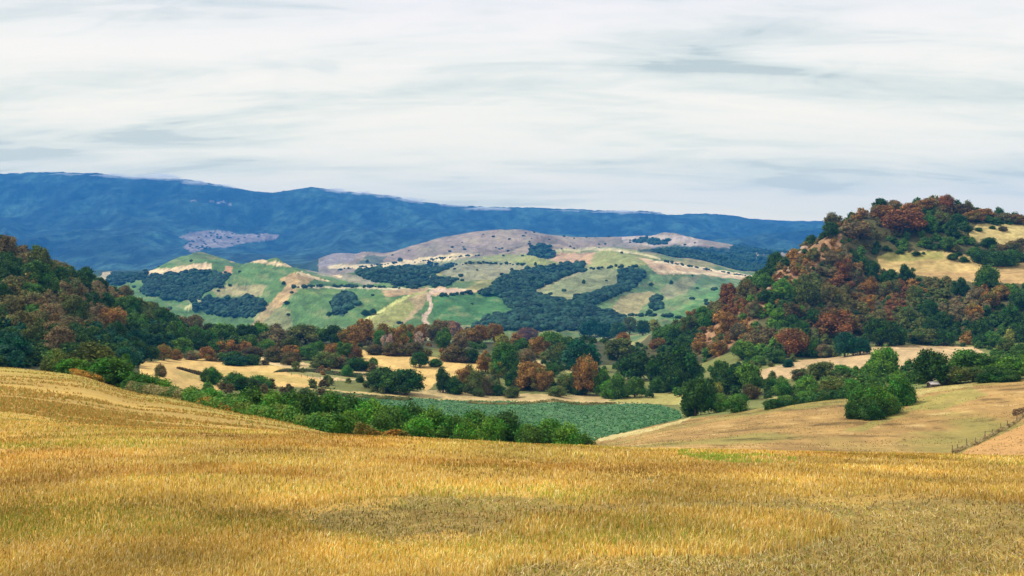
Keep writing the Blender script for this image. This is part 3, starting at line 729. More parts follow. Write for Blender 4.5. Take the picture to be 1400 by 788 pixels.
# upper edge of the meadow
for a in [(240, 437, 476, 30, 'mg'), (268, 444, 478, 30, 'mg'), (305, 440, 470, 40, 'hg'), (335, 441, 472, 36, 'dg'), (356, 440, 472, 30, 'hg'), (285, 450, 478, 30, 'mg'), (320, 458, 482, 34, 'dg'), (340, 457, 484, 28, 'mg'),
          (296, 462, 486, 26, 'mg')]:
    px(a[0], a[1], a[2], a[3], a[4], Z5, st='round')
for a in [(247, 460, 487, 35, 'bg', 'round'), (224, 470, 494, 26, 'or', 'round'), (207, 472, 495, 26, 'dg', 'round'), (240, 477, 493, 17, 'ru', 'bush'), (262, 479, 493, 22, 'gb', 'bush'), (283, 472, 494, 22, 'or', 'round'), (292, 482, 495, 16, 'gb', 'bush'),
          (310, 465, 486, 26, 'or', 'loose'), (318, 480, 496, 34, 'dg', 'bush'), (345, 483, 500, 24, 'dg', 'bush'), (322, 493, 501, 34, 'bl', 'bush'), (335, 466, 487, 20, 'ru', 'loose'), (348, 472, 489, 32, 'db', 'bush'), (365, 463, 482, 24, 'bg', 'round'),
          (376, 448, 476, 42, 'gb', 'wide'), (375, 474, 496, 34, 'db', 'bush'), (397, 472, 492, 28, 'ru', 'loose'), (398, 480, 500, 26, 'db', 'bush')]:
    px(a[0], a[1], a[2], a[3], a[4], Z4, st=a[5])
for a in [(418, 443, 472, 48, 'ol', 'wide'), (441, 448, 472, 26, 'mg', 'round'), (457, 443, 474, 34, 'dg', 'round'), (421, 470, 493, 30, 'mg', 'round'), (434, 465, 484, 22, 'hg', 'round'), (480, 444, 478, 36, 'or', 'wide'), (497, 433, 472, 36, 'ru', 'round'),
          (455, 469, 488, 19, 'or', 'round'), (470, 468, 492, 22, 'bg', 'loose'), (486, 471, 492, 20, 'rd', 'bush'), (446, 479, 504, 34, 'ol', 'bush'), (462, 488, 505, 36, 'db', 'bush'), (489, 488, 508, 36, 'dg', 'bush'),
          (520, 452, 478, 22, 'mg', 'tall'), (527, 441, 476, 32, 'ru', 'round'), (546, 444, 476, 26, 'or', 'loose'), (512, 470, 486, 26, 'db', 'bush'), (530, 457, 486, 16, 'pl', 'loose'), (572, 454, 476, 14, 'pl', 'loose'), (550, 450, 472, 30, 'mg', 'round'),
          (538, 466, 488, 32, 'db', 'bush'), (565, 467, 488, 30, 'db', 'bush'), (577, 442, 466, 28, 'ru', 'round'), (600, 436, 470, 34, 'gb', 'wide'), (606, 449, 479, 26, 'mg', 'tall'), (560, 443, 466, 22, 'or', 'round'),
          (620, 437, 464, 24, 'ru', 'round'), (640, 447, 472, 38, 'ru', 'round'), (656, 442, 470, 24, 'or', 'round'), (676, 442, 468, 28, 'or', 'round'), (687, 455, 479, 22, 'yg', 'round'), (630, 455, 478, 22, 'gb', 'round'),
          (721, 447, 472, 32, 'rd', 'round'), (712, 461, 487, 24, 'mg', 'round'), (735, 460, 491, 28, 'ru', 'loose'), (704, 455, 474, 20, 'ru', 'round'), (753, 453, 484, 42, 'bg', 'round'), (765, 468, 500, 26, 'ol', 'round'), (775, 458, 484, 24, 'mg', 'round'),
          (745, 478, 496, 20, 'ol', 'round'), (718, 476, 497, 28, 'gb', 'bush')]:
    px(a[0], a[1], a[2], a[3], a[4], Z6, st=a[5])
for a in [(620, 473, 496, 40, 'db', 'bush'), (642, 476, 497, 30, 'dg', 'bush'), (574, 480, 504, 26, 'dg', 'round'), (595, 489, 503, 19, 'mg', 'bush'), (475, 498, 516, 15, 'mg', 'bush'), (447, 512, 524, 12, 'dg', 'bush'), (493, 513, 524, 11, 'dg', 'bush')]:
    px(a[0], a[1], a[2], a[3], a[4], ZF, st=a[5])
for a in [(523, 501, 537, 50, 'dg', 'round'), (555, 502, 542, 54, 'dg', 'round'), (540, 505, 540, 46, 'mg', 'round'), (606, 503, 538, 26, 'dg', 'tall'), (635, 500, 537, 30, 'ru', 'loose'), (648, 505, 540, 26, 'ol', 'bush'), (621, 515, 540, 26, 'dg', 'bush'), (668, 511, 541, 20, 'gb', 'bush'),
          (655, 529, 543, 16, 'ol', 'bush'), (690, 468, 517, 42, 'mg', 'round'), (664, 485, 511, 26, 'ru', 'loose'), (680, 492, 517, 26, 'yg', 'loose'), (700, 505, 533, 26, 'dg', 'round'), (728, 493, 535, 44, 'or', 'wide'), (715, 510, 534, 28, 'db', 'bush'), (742, 505, 536, 30, 'ru', 'loose'),
          (755, 495, 516, 22, 'mg', 'round'), (771, 511, 537, 26, 'ol', 'bush'), (760, 526, 543, 24, 'ol', 'bush'), (785, 507, 537, 26, 'mg', 'bush'), (795, 462, 510, 52, 'bl', 'round'), (801, 487, 542, 38, 'ru', 'loose'), (793, 515, 541, 28, 'dg', 'bush'),
          (822, 503, 542, 28, 'hg', 'round'), (843, 511, 546, 32, 'mg', 'bush'), (868, 513, 544, 28, 'mg', 'round'), (833, 518, 546, 26, 'hg', 'bush'), (868, 478, 522, 54, 'dg', 'round'), (905, 480, 536, 44, 'dg', 'wide'), (936, 471, 532, 50, 'dg', 'round'), (900, 514, 538, 28, 'mg', 'bush'), (922, 500, 538, 32, 'dg', 'round'),
          (845, 461, 494, 42, 'ol', 'wide'), (901, 461, 480, 28, 'ru', 'round'), (852, 454, 474, 22, 'ru', 'round'), (806, 436, 464, 30, 'bl', 'round'), (826, 439, 466, 30, 'bl', 'round'), (845, 440, 463, 26, 'dg', 'round'), (861, 432, 458, 24, 'ol', 'round'), (879, 436, 459, 24, 'dg', 'round'),
          (895, 435, 456, 18, 'yg', 'round'), (905, 450, 469, 24, 'mg', 'round'), (922, 448, 472, 24, 'dg', 'round'), (700, 527, 545, 22, 'ol', 'bush'), (680, 524, 542, 22, 'dg', 'bush')]:
    px(a[0], a[1], a[2], a[3], a[4], Z7, st=a[5])
for a in [(951, 516, 569, 40, 'dg', 'round'), (966, 514, 561, 34, 'dg', 'round'), (943, 540, 570, 24, 'dg', 'bush'), (985, 535, 564, 28, 'mg', 'bush'), (1008, 537, 564, 36, 'mg', 'bush'), (980, 520, 548, 20, 'yg', 'round'), (1022, 493, 541, 44, 'bg', 'round'), (1026, 524, 547, 28, 'db', 'bush'),
          (997, 500, 541, 36, 'dg', 'round'), (985, 490, 530, 30, 'mg', 'round'), (1054, 514, 541, 24, 'dg', 'bush'), (1071, 516, 542, 28, 'mg', 'bush')]:
    px(a[0], a[1], a[2], a[3], a[4], Z8, st=a[5])
for a in [(1092, 504, 522, 24, 'db', 'bush'), (1122, 493, 520, 40, 'ol', 'wide'), (1152, 498, 514, 32, 'mg', 'bush'), (1104, 512, 540, 36, 'hg', 'bush'), (1136, 513, 538, 40, 'ol', 'bush'), (1166, 517, 537, 28, 'mg', 'bush'), (1056, 544, 559, 26, 'dg', 'bush'), (1076, 542, 553, 30, 'mg', 'bush'), (1102, 537, 549, 34, 'mg', 'bush'),
          (1132, 533, 545, 30, 'dg', 'bush'), (1206, 473, 518, 46, 'bg', 'round'), (1190, 495, 522, 30, 'hg', 'round'), (1273, 477, 525, 50, 'dg', 'round'), (1320, 477, 518, 50, 'mg', 'wide'), (1347, 481, 516, 38, 'mg', 'round'), (1307, 500, 526, 42, 'ol', 'round'),
          (1330, 500, 525, 38, 'ol', 'round'), (1295, 507, 525, 28, 'ol', 'bush'), (1319, 493, 512, 20, 'ru', 'round'), (1384, 485, 520, 44, 'hg', 'round'), (1362, 500, 523, 34, 'dg', 'round'), (1408, 480, 520, 40, 'mg', 'round'), (1348, 508, 524, 26, 'dg', 'bush'), (1380, 505, 523, 30, 'dg', 'bush')]:
    px(a[0], a[1], a[2], a[3], a[4], Z9, st=a[5], Y=(None if a[2] != 525 else 268))
for (u, t, wp, Y, lk, st) in [(1178, 528, 42, hit(1178, 574, 100), 'mg', 'bush'), (1200, 524, 42, hit(1200, 571, 100), 'hg', 'bush'), (1229, 506, 42, hit(1228, 558, 100), 'mg', 'bush'), (1214, 538, 36, hit(1214, 568, 100), 'mg', 'bush'), (1192, 545, 34, hit(1192, 576, 100), 'dg', 'bush'), (1167, 545, 24, hit(1168, 574, 100), 'dg', 'bush'), (1238, 530, 26, hit(1238, 554, 100), 'dg', 'bush')]:
    px(u, t, 0, wp, lk, ZA, st=st, Y=Y)
for (u, b, wp) in ((1322, 472, 18),): px(u, 451, 473, wp, 'or', ZB, st='cone', kind='tree')
for a in [(1084, 447, 490, 50, 'rd', 'round'), (1155, 452, 489, 36, 'bl', 'round'), (1145, 422, 470, 54, 'rd', 'wide'), (1176, 460, 486, 30, 'bl', 'round'), (1110, 463, 490, 26, 'mg', 'round'), (1124, 470, 490, 24, 'gb', 'round'), (1217, 437, 474, 44, 'dg', 'round'), (1200, 433, 474, 40, 'dg', 'round'),
          (1262, 448, 473, 40, 'ol', 'wide'), (1292, 450, 474, 30, 'dg', 'round'), (1376, 462, 486, 26, 'ol', 'tall'), (1380, 448, 470, 18, 'yg', 'round'), (1355, 452, 476, 28, 'mg', 'round'), (1342, 455, 476, 24, 'dg', 'round'), (1016, 464, 494, 34, 'bg', 'round'), (1056, 461, 484, 16, 'bg', 'tall'),
          (1036, 486, 500, 26, 'mg', 'bush'), (1062, 478, 498, 30, 'dg', 'bush'), (1078, 490, 503, 16, 'bl', 'bush'), (1068, 436, 458, 20, 'mg', 'round'), (1396, 468, 492, 26, 'mg', 'round')]:
    px(a[0], a[1], a[2], a[3], a[4], ZB, st=a[5])
for a in [(1233, 284, 331, 62, 'rd', 'round'), (1172, 303, 338, 48, 'gb', 'round'), (1178, 284, 300, 15, 'ru', 'round'), (1193, 281, 299, 10, 'gb', 'cone'), (1222, 273, 292, 24, 'gb', 'round'), (1292, 266, 290, 26, 'rd', 'round'), (1266, 270, 292, 34, 'ru', 'round'), (1316, 278, 298, 30, 'db', 'round'), (1344, 284, 300, 30, 'ru', 'round'),
          (1372, 290, 306, 28, 'gb', 'round'), (1246, 276, 300, 30, 'ru', 'round'), (1208, 280, 304, 30, 'ru', 'round'), (1310, 292, 310, 24, 'dg', 'round'), (1330, 288, 306, 28, 'ru', 'round'), (1290, 280, 300, 24, 'db', 'round'), (1392, 293, 308, 26, 'ru', 'round'), (1362, 296, 310, 20, 'dg', 'round')]:
    px(a[0], a[1], a[2], a[3], a[4], ZC, st=a[5], kind='tree')
for (u, b, wp, lk) in [(1348, 364, 30, 'dg'), (1362, 368, 34, 'dg'), (1380, 366, 34, 'dg'), (1337, 358, 22, 'dg'), (1330, 350, 16, 'mg'), (1366, 352, 26, 'db'), (1385, 350, 28, 'db'), (1352, 342, 24, 'dg'), (1318, 361, 14, 'dg'), (1303, 358, 16, 'dg'), (1311, 352, 10, 'dg'), (1270, 343, 12, 'dg'),
                       (1253, 352, 12, 'dg'), (1397, 342, 22, 'db'), (1395, 360, 20, 'dg'), (1325, 337, 10, 'dg'), (1230, 350, 12, 'mg'), (1338, 318, 10, 'dg'), (1357, 315, 9, 'dg'), (1371, 318, 12, 'db')]:
    px(u, b - wp * .75, b, wp, lk, ZD, st='bush', kind='bush')
for (u, b, hp, wp) in [(502, 360, 5, 5), (520, 383, 5, 5), (466, 371, 4, 5), (474, 410, 6, 7), (392, 418, 7, 9), (399, 404, 6, 6), (314, 394, 6, 6), (450, 434, 8, 9), (394, 433, 5, 6), (888, 432, 9, 10), (890, 393, 7, 7), (918, 390, 7, 6), (798, 390, 8, 5), (732, 365, 7, 4),
                       (789, 425, 12, 12), (700, 371, 5, 5), (547, 359, 7, 8), (388, 391, 7, 6), (850, 348, 4, 5), (612, 408, 4, 4), (850, 367, 6, 6), (842, 366, 5, 5), (500, 433, 10, 14), (510, 431, 9, 10), (662, 403, 4, 7), (688, 352, 4, 4)]:
    px(u, b - hp, b, wp, 'dg', ZE, st='round', Y=hit(u, b, 1300), kind='tree')

# woods on the two near hills: trees one can tell apart, coloured like the stand they belong to
SEED_R = [(1200, 395, 'rd'), (1150, 400, 'ru'), (1120, 420, 'db'), (1180, 375, 'ru'), (1230, 395, 'rd'), (1250, 380, 'or'), (1290, 400, 'gb'), (1330, 405, 'gb'), (1310, 420, 'gb'), (1380, 385, 'bg'), (1395, 395, 'mg'), (1350, 400, 'ru'), (1390, 420, 'dg'), (1370, 430, 'dg'), (1350, 440, 'dg'),
          (1240, 430, 'ol'), (1300, 440, 'dg'), (1270, 430, 'dg'), (1200, 420, 'rd'), (1100, 405, 'db'), (1075, 395, 'bg'), (1068, 408, 'dg'), (1050, 430, 'bg'), (1030, 432, 'bg'), (1020, 455, 'ru'), (1000, 470, 'ol'), (1040, 455, 'gb'), (985, 440, 'or'), (965, 470, 'ru'), (1000, 415, 'rd'), (1030, 400, 'rd'),
          (975, 425, 'db'), (960, 430, 'mg'), (940, 440, 'ol'), (920, 450, 'mg'), (1050, 375, 'dg'), (1040, 385, 'mg'), (1090, 345, 'ru'), (1110, 325, 'dg'), (1085, 360, 'or'), (1130, 340, 'ru'), (1150, 355, 'gb'), (1170, 350, 'mg'), (1190, 360, 'dg'), (1130, 375, 'db'), (1110, 385, 'gb'), (1210, 345, 'dg'),
          (1220, 335, 'dg'), (1260, 325, 'mg'), (1290, 320, 'mg'), (1280, 335, 'dg'), (1300, 310, 'dg'), (1330, 300, 'dg'), (1320, 290, 'db'), (1370, 300, 'dg'), (1200, 310, 'rd'), (1150, 320, 'ru'), (1250, 345, 'dg'), (1215, 380, 'dg'), (1280, 385, 'db'), (1320, 390, 'dg'), (1125, 445, 'ol'), (1160, 445, 'db'),
          (1180, 425, 'db'), (930, 480, 'dg'), (960, 490, 'mg'), (1000, 490, 'mg'), (950, 455, 'dg'), (1180, 400, 'ru'), (1160, 385, 'rd'), (1080, 430, 'db'), (1090, 440, 'dg')]
SEED_L = [(20, 345, 'gb'), (60, 360, 'ol'), (10, 370, 'dg'), (60, 385, 'mg'), (85, 365, 'ru'), (100, 375, 'dg'), (30, 400, 'ru'), (60, 410, 'rd'), (90, 405, 'db'), (15, 420, 'db'), (75, 435, 'gb'), (90, 425, 'ol'), (120, 415, 'dg'), (140, 395, 'gb'), (170, 390, 'ru'), (150, 440, 'rd'), (130, 430, 'gb'), (50, 440, 'ol'),
          (10, 460, 'dg'), (60, 460, 'dg'), (110, 450, 'dg'), (170, 450, 'dg'), (210, 455, 'dg'), (180, 410, 'mg'), (200, 420, 'ol'), (210, 400, 'ru'), (230, 415, 'gb'), (260, 430, 'gb'), (300, 440, 'ol'), (240, 430, 'dg'), (160, 460, 'bl'), (20, 480, 'bl'), (50, 495, 'dg'), (200, 470, 'bl'), (140, 475, 'dg'), (180, 430, 'mg'), (330, 445, 'gb'),
          (120, 385, 'dg'), (35, 430, 'mg'), (100, 480, 'dg')]
SEED_R = [(a, b, {'rd': 'ob' if i % 5 == 0 else 'rd', 'ru': 'ob' if i % 4 == 1 else 'ru', 'db': 'ob' if i % 2 else 'db', 'gb': 'ol' if i % 3 == 0 else 'gb'}.get(c, c)) for i, (a, b, c) in enumerate(SEED_R)]
SEED_L = [(a, b, {'rd': 'ru' if a > 100 else 'gb', 'ru': 'ob', 'db': 'ob'}.get(c, c)) for a, b, c in SEED_L]
def seed_look(u, v, S):
    d = [((u - a) ** 2 / 1.6 + (v - b) ** 2) * random.uniform(.12, 2.2) for a, b, _ in S]
    return S[int(np.argmin(d))][2]
def visible(u, Y):
    ci = int(np.clip(np.searchsorted(cols, u), 0, NC - 1)); ri = int(np.clip(np.searchsorted(rows, Y), 0, NR - 1))
    return VV[ri, ci] <= VISMIN[ri, ci] + 2.5
def in_clear(u, v, h=0):
    vv = v
    return bool(inpoly(np.array([u]), np.array([vv]), clear)[0] or inpoly(np.array([u]), np.array([vv]), clear2)[0]
                or inpoly(np.array([u]), np.array([vv]), [(1030, 510), (1060, 500), (1100, 491), (1160, 487), (1180, 476), (1230, 474), (1345, 476), (1345, 500), (1240, 507), (1100, 520)])[0])
def forest(n, ur, Yr, S, zonef, szr, sep, ok):
    got = 0; tries = 0
    while got < n and tries < 60000:
        tries += 1
        u = random.uniform(*ur); Y = random.uniform(*Yr); X = (u - CU) / F * Y
        z = ground(X, Y); v = CV - F * z / Y
        if not ok(u, v, Y) or not visible(u, Y): continue
        W = random.uniform(*szr) * (1.25 if random.random() < .15 else 1); H = W * random.uniform(.75, 1.05)
        wp = W * F / Y; hp = H * F / Y
        if any(((u - a) / ((wp + w_) * .5 * sep)) ** 2 + ((v - b) / ((hp + h_) * .26 * sep)) ** 2 < 1 for a, b, w_, h_ in placed): continue
        lk = seed_look(u, v - hp * .6, S)
        plant('tree', random.choice(['round', 'round', 'wide', 'loose', 'tall']), X, Y, W, H, lk, zonef(u, v), sink=.4)
        placed.append((u, v, wp, hp)); got += 1
    return got
def okR(u, v, Y):
    if in_clear(u, v) or in_clear(u, v - 8): return False
    if inpoly(np.array([u]), np.array([v]), scree)[0] and random.random() < .5: return False
    return v < 500 and v < 492 - min(max(0, (u - 1050)), 400) * .05 and not (v > 468 and u > 1180)
def zR(u, v):
    if v < 345: return 'on the upper right hill above the clearing' if u > 1180 else 'on the skyline flank of the right hill'
    if u < 1010: return 'at the low left end of the right hill'
    if u < 1110: return 'beside the rocky scree of the right hill'
    if u < 1230: return 'in the russet wood left of the clearing'
    return 'in the wood below the right hill clearing'
def okL(u, v, Y):
    return v < 503 and not (u > 190 and v > 482)
def zL(u, v):
    if u < 70: return 'on the upper left hill at the frame edge' if v < 425 else 'on the lower left hill at the frame edge'
    if u < 160: return 'on the upper slope of the left hill' if v < 430 else 'on the lower slope of the left hill'
    return 'on the tapering end of the left hill'
nR = forest(118, (905, 1415), (520, 850), SEED_R, zR, (8, 13.5), .80, okR)
nL = forest(66, (-15, 400), (285, 690), SEED_L, zL, (7.5, 11.5), .82, okL)
# past the three hundred largest in view, a tree joins the mass of its wood
CULL = []
tr_items = sorted([i for i in items if i['kind'] == 'tree'], key=lambda i: -(i['h'] + i['w']) * F / i['Y'] - (1000 if i['zone'] == ZE else 0))
for it in tr_items[298:]:
    o = it['o']; X, Y, z_ = o.location
    CULL.append((X, Y, z_, it['w'], it['h'], np.array(LOOKS[it['look']][0])))
    for ch in list(o.children): bpy.data.objects.remove(ch)
    bpy.data.objects.remove(o); items.remove(it)

# the same woods' smaller crowns between them, one mass per hill; and the woods on the far hills
LOW = [crown_parts(np.random.default_rng(500 + k), st, 420, ICO1, .060) for k, st in enumerate(['round', 'bush', 'loose', 'round', 'bush'])]
def mass(name, label, spots, mat=M_leafv, low=LOW):
    Vs, Ts, Qs, Cs = [], [], [], []; nv = 0
    for (X, Y, z, W, H, c) in spots:
        V, T, Q, Cc = random.choice(low)
        a = random.uniform(0, 6.28); ca, sa = math.cos(a), math.sin(a)
        p = np.stack([(V[:, 0] * ca - V[:, 1] * sa) * W + X, (V[:, 0] * sa + V[:, 1] * ca) * W + Y, V[:, 2] * H + z], 1)
        Vs.append(p); Ts.append(T + nv); Qs.append(Q + nv); nv += len(p); Cs.append(Cc * np.array(c))
    if not Vs: return
    me = to_mesh(name, np.concatenate(Vs), np.concatenate(Ts), np.concatenate(Qs) if Qs else np.zeros((0, 4), int), np.clip(np.concatenate(Cs), 0, 1))
    tag(link(name, me, mat), label, kind='stuff')
def scatter(n, ur, Yr, S, szr, ok, sepf=0, tries_max=200000):
    out = []; tries = 0
    while len(out) < n and tries < tries_max:
        tries += 1
        u = random.uniform(*ur); Y = random.uniform(*Yr); X = (u - CU) / F * Y
        z = ground(X, Y); v = CV - F * z / Y
        if not ok(u, v, Y) or not visible(u, Y): continue
        W = random.uniform(*szr); H = W * random.uniform(.6, 1.0)
        c = np.array(LOOKS[seed_look(u, v - H * F / Y * .5, S)][0]) * random.uniform(.8, 1.15)
        out.append((X, Y, z - .3, W, H, c))
    return out
def okS(u, v, Y): return bool(inpoly(np.array([u]), np.array([v]), scree)[0])
SEED_S = [(a_, b_, c_) for (a_, b_) in [(960, 470), (1000, 440), (1040, 405), (1080, 370), (1120, 335), (980, 480), (1030, 430)] for c_ in ('ru', 'or', 'rd', 'ob', 'gb', 'ru', 'ol')]
mass('undergrowth', 'russet shrubs scattered over the rocky scree', scatter(230, (945, 1160), (480, 900), SEED_S, (2.0, 5.5), okS))
mass('woodland', 'small mixed crowns filling the right hill wood', scatter(1700, (895, 1700), (520, 850), SEED_R, (4, 8.5), okR) + CULL)
mass('woodland', 'small dark crowns filling the left hill wood', scatter(1500, (-330, 400), (290, 700), SEED_L, (4.5, 8.5), okL))
def okV(u, v, Y):
    if crop_m[min(np.searchsorted(rows, Y), NR - 1), min(np.searchsorted(cols, u), NC - 1)]: return False
    pts = [((u, v), P_) for P_ in (0,)]
    c = COL[min(np.searchsorted(rows, Y), NR - 1), min(np.searchsorted(cols, u), NC - 1)]
    return c[0] < c[1] * 1.12 + .02 and v < 545        # not on bare straw ground
SEED_V = [(230, 480, 'mg'), (380, 485, 'db'), (450, 480, 'ru'), (520, 470, 'db'), (560, 470, 'ru'), (620, 470, 'ru'), (680, 470, 'ru'), (730, 480, 'dg'), (800, 480, 'dg'), (880, 500, 'dg'), (640, 520, 'ol'), (720, 520, 'ol'), (830, 520, 'mg'), (1000, 520, 'dg'), (1100, 525, 'ol'), (1200, 520, 'mg'), (1300, 510, 'dg'), (1380, 500, 'mg'), (500, 520, 'ol'), (420, 480, 'ol'), (560, 480, 'ob'), (640, 480, 'mg'), (700, 470, 'ol'), (480, 470, 'mg'), (960, 500, 'mg')]
mass('undergrowth', 'low shrubs between the valley trees', scatter(950, (190, 1440), (285, 760), SEED_V, (2.5, 5.5), okV))
# far hill woods
LOW2 = []
for k in range(5):
    r_ = np.random.default_rng(900 + k); V, T = ICO1
    d_ = 1 + r_.uniform(-.22, .22, len(V)); p = V * d_[:, None] * .5; p[:, 2] += .42
    LOW2.append((p, T, np.zeros((0, 4), int), np.repeat(r_.uniform(.75, 1.25, (len(p), 1)), 3, 1)))
spots = []
for (poly, ya, yb_) in WOODS:
    us = [p_[0] for p_ in poly]; vs_ = [p_[1] for p_ in poly]
    m = inpoly(U3, V3, poly) & (YY > ya) & (YY < yb_) & (VV <= VISMIN + 1.5)
    ii = np.argwhere(m)
    if not len(ii): continue
    area = len(ii)
    n = int(min(2400, max(25, (max(us) - min(us)) * (max(vs_) - min(vs_)) * .30)))
    for j in rng.integers(0, len(ii), n):
        r0, c0 = ii[j]; Y = rows[r0] + random.uniform(-4, 4); X = (cols[c0] + random.uniform(-1, 1) - CU) / F * Y
        s = random.choice([random.uniform(4.5, 9), random.uniform(6, 13)]) * (1.2 if Y > 3000 else 1)
        c = np.array([.024, .064, .038]) * random.uniform(.4, 1.8)
        spots.append((X, Y, ground(X, Y) - .5, s, s * random.uniform(.6, .85), c))
# hedgerows and scattered scrub on the far fields
for pl in ([(400, 394), (460, 393), (520, 394), (570, 395)], [(560, 361), (620, 352), (655, 350)], [(690, 374), (800, 369), (870, 366)], [(600, 362), (660, 361), (720, 363)], [(455, 371), (480, 368), (545, 360)], [(1020, 378), (960, 369), (905, 358)],
           [(860, 432), (910, 434), (935, 437)], [(602, 406), (640, 403), (660, 402)], [(292, 405), (300, 398), (312, 388)]):
    for k in range(len(pl) - 1):
        (ua, va), (ub, vb) = pl[k], pl[k + 1]
        for q in range(int(abs(ub - ua) * .35)):
            t = random.random(); u = ua + (ub - ua) * t; v = va + (vb - va) * t + random.uniform(-.6, .6)
            Y = hit(u, v, 1300)
            if Y is None or Y > 4600: continue
            X = (u - CU) / F * Y; s = random.uniform(4, 9)
            spots.append((X, Y, ground(X, Y) - .3, s, s * .7, np.array([.025, .06, .028]) * random.uniform(.7, 1.4)))
ii = np.argwhere((YY > 1400) & (YY < 4600) & (VV <= VISMIN + 1) & (UU > 180) & (UU < 1080))
for j in rng.integers(0, len(ii), 120):
    r0, c0 = ii[j]; Y = rows[r0]; X = (cols[c0] - CU) / F * Y
    if fbm(np.array(UU[r0, c0] / 25), np.array(VV[r0, c0] / 9), 2, 99) < .5: continue
    s = random.uniform(4, 10); spots.append((X, Y, ground(X, Y) - .3, s, s * .7, np.array([.03, .07, .03]) * random.uniform(.7, 1.4)))
# dark bushes dotted over the pale patch on the mountain and the mauve hill
for (P_, n_, ya) in (([(247, 325), (300, 315), (382, 321), (345, 330), (285, 340), (262, 345)], 60, 4700), ([(600, 330), (700, 316), (850, 322), (1020, 336), (960, 345), (800, 338), (620, 350)], 35, 3300)):
    ii = np.argwhere(inpoly(UU, VV, P_) & (YY > ya) & (VV <= VISMIN + .5))
    for j in rng.integers(0, len(ii), n_):
        r0, c0 = ii[j]; Y = rows[r0]; X = (cols[c0] - CU) / F * Y; s = random.uniform(7, 14) * (1.3 if ya > 4000 else .9)
        spots.append((X, Y, ground(X, Y) - .5, s, s * .6, np.array([.02, .045, .028]) * random.uniform(.7, 1.3)))
mass('woodland', 'dark woods and hedgerows on the far hills', spots, low=LOW2)

# ------------------------------------------------------------------ low hedge along the stubble field
def leaf_strip(path, n, width, height, cols_, size, seed):
    """leaf-sized faces spread through a hedge-shaped volume that follows a path [(X, Y)]"""
    r = np.random.default_rng(seed); P_ = np.array(path, float)
    seg = np.sqrt((np.diff(P_, axis=0) ** 2).sum(1)); cum = np.concatenate([[0], np.cumsum(seg)])
    s = r.uniform(0, cum[-1], n); x = np.interp(s, cum, P_[:, 0]); y = np.interp(s, cum, P_[:, 1])
    an = r.uniform(0, math.pi, n); hh = height * (.7 + .6 * vnoise(s / 2.2, s * 0, seed)) ; rr = np.sqrt(r.uniform(.35, 1, n))
    dx = np.cos(an) * rr * width * .5 * (.8 + .4 * vnoise(s / 3, s * 0 + 5, seed)); dz = np.sin(an) * rr * hh
    X = x + r.normal(size=n) * .1 + dx * .3; Y = y + dx; Zg = ground_arr(X, Y)
    c = np.stack([X, Y, Zg + dz], 1)
    n2 = np.stack([np.zeros(n), np.cos(an) , np.sin(an) + .3], 1) + r.normal(size=(n, 3)) * .6; n2 /= np.linalg.norm(n2, axis=1)[:, None]
    t = np.cross(n2, r.normal(size=(n, 3))); t /= np.linalg.norm(t, axis=1)[:, None]; bt = np.cross(n2, t)
    sz = size * r.uniform(.6, 1.4, n)[:, None]
    q = np.stack([c - t * sz, c - bt * sz * .6, c + t * sz, c + bt * sz * .6], 1).reshape(-1, 3)
    cl = vnoise(s / 1.6, dz * 1.2, seed + 3); ci = np.minimum((cl * .999 * len(cols_) + r.uniform(-.4, .4, n)).clip(0, len(cols_) - .01).astype(int), len(cols_) - 1)
    cc = (np.array(cols_)[ci] * r.uniform(.65, 1.35, n)[:, None]).repeat(4, 0)
    return q, cc
def strip_obj(name, path, n, width, height, cols_, size, seed):
    q, cc = leaf_strip(path, n, width, height, cols_, size, seed)
    me = mesh_np(name, q, np.arange(len(q)), 4); set_col(me, np.clip(cc, 0, 1)); return link(name, me, M_leafv)
def ux(u, Y): return ((u - CU) / F * Y, Y)
g_ = [(.055, .16, .025), (.09, .22, .03), (.13, .20, .03)]
o_ = [(.30, .14, .02), (.42, .22, .03), (.16, .15, .03)]
h1 = [ux(240, 131), ux(280, 120), ux(330, 111), ux(400, 104), ux(460, 100), ux(515, 103), ux(560, 105)]
tag(strip_obj('hedge', h1, 26000, 2.6, 1.5, g_, .14, 3), 'low leafy green hedge along the edge of the stubble field', 'hedge')
tag(strip_obj('bracken', [ux(490, 99), ux(520, 100), ux(560, 102), ux(600, 104)], 9000, 2.2, 1.5, o_, .13, 4), 'rusty orange bracken at the end of the low hedge', kind='stuff')
tag(strip_obj('bracken', [ux(100, 136), ux(120, 134), ux(138, 132)], 1200, 1.8, .9, o_, .13, 5), 'orange bracken in front of the bush clump', kind='stuff')
tag(strip_obj('bracken', [ux(275, 119), ux(320, 112), ux(350, 109)], 4500, 1.6, 1.0, o_, .12, 6), 'rust coloured bracken in front of the hedge', kind='stuff')
tag(strip_obj('undergrowth', [ux(180, 134), ux(240, 128), ux(300, 121)], 8000, 3, 1.2, [(.10, .16, .04), (.22, .2, .07), (.3, .26, .1)], .12, 7), 'weedy green and straw growth at the field corner', kind='stuff')
tag(strip_obj('hedge', [ux(1046, 262), ux(1080, 266), ux(1120, 268), ux(1165, 268)], 12000, 3.0, 1.8, [(.03, .09, .025), (.05, .14, .03), (.09, .15, .035)], .22, 8), 'low dark hedge along the top of the pasture', 'hedge')
tag(strip_obj('undergrowth', [ux(640, 405), ux(700, 409), ux(800, 412), ux(840, 415)], 3500, 4.5, .7, [(.16, .16, .05), (.24, .21, .07), (.36, .29, .12)], .3, 9), 'weedy strip between thicket and crop field', kind='stuff')
tag(strip_obj('undergrowth', [ux(440, 388), ux(500, 392), ux(560, 397)], 6000, 7, .9, [(.10, .13, .04), (.16, .17, .05), (.28, .24, .09)], .3, 10), 'weedy margin above the crop field', kind='stuff')
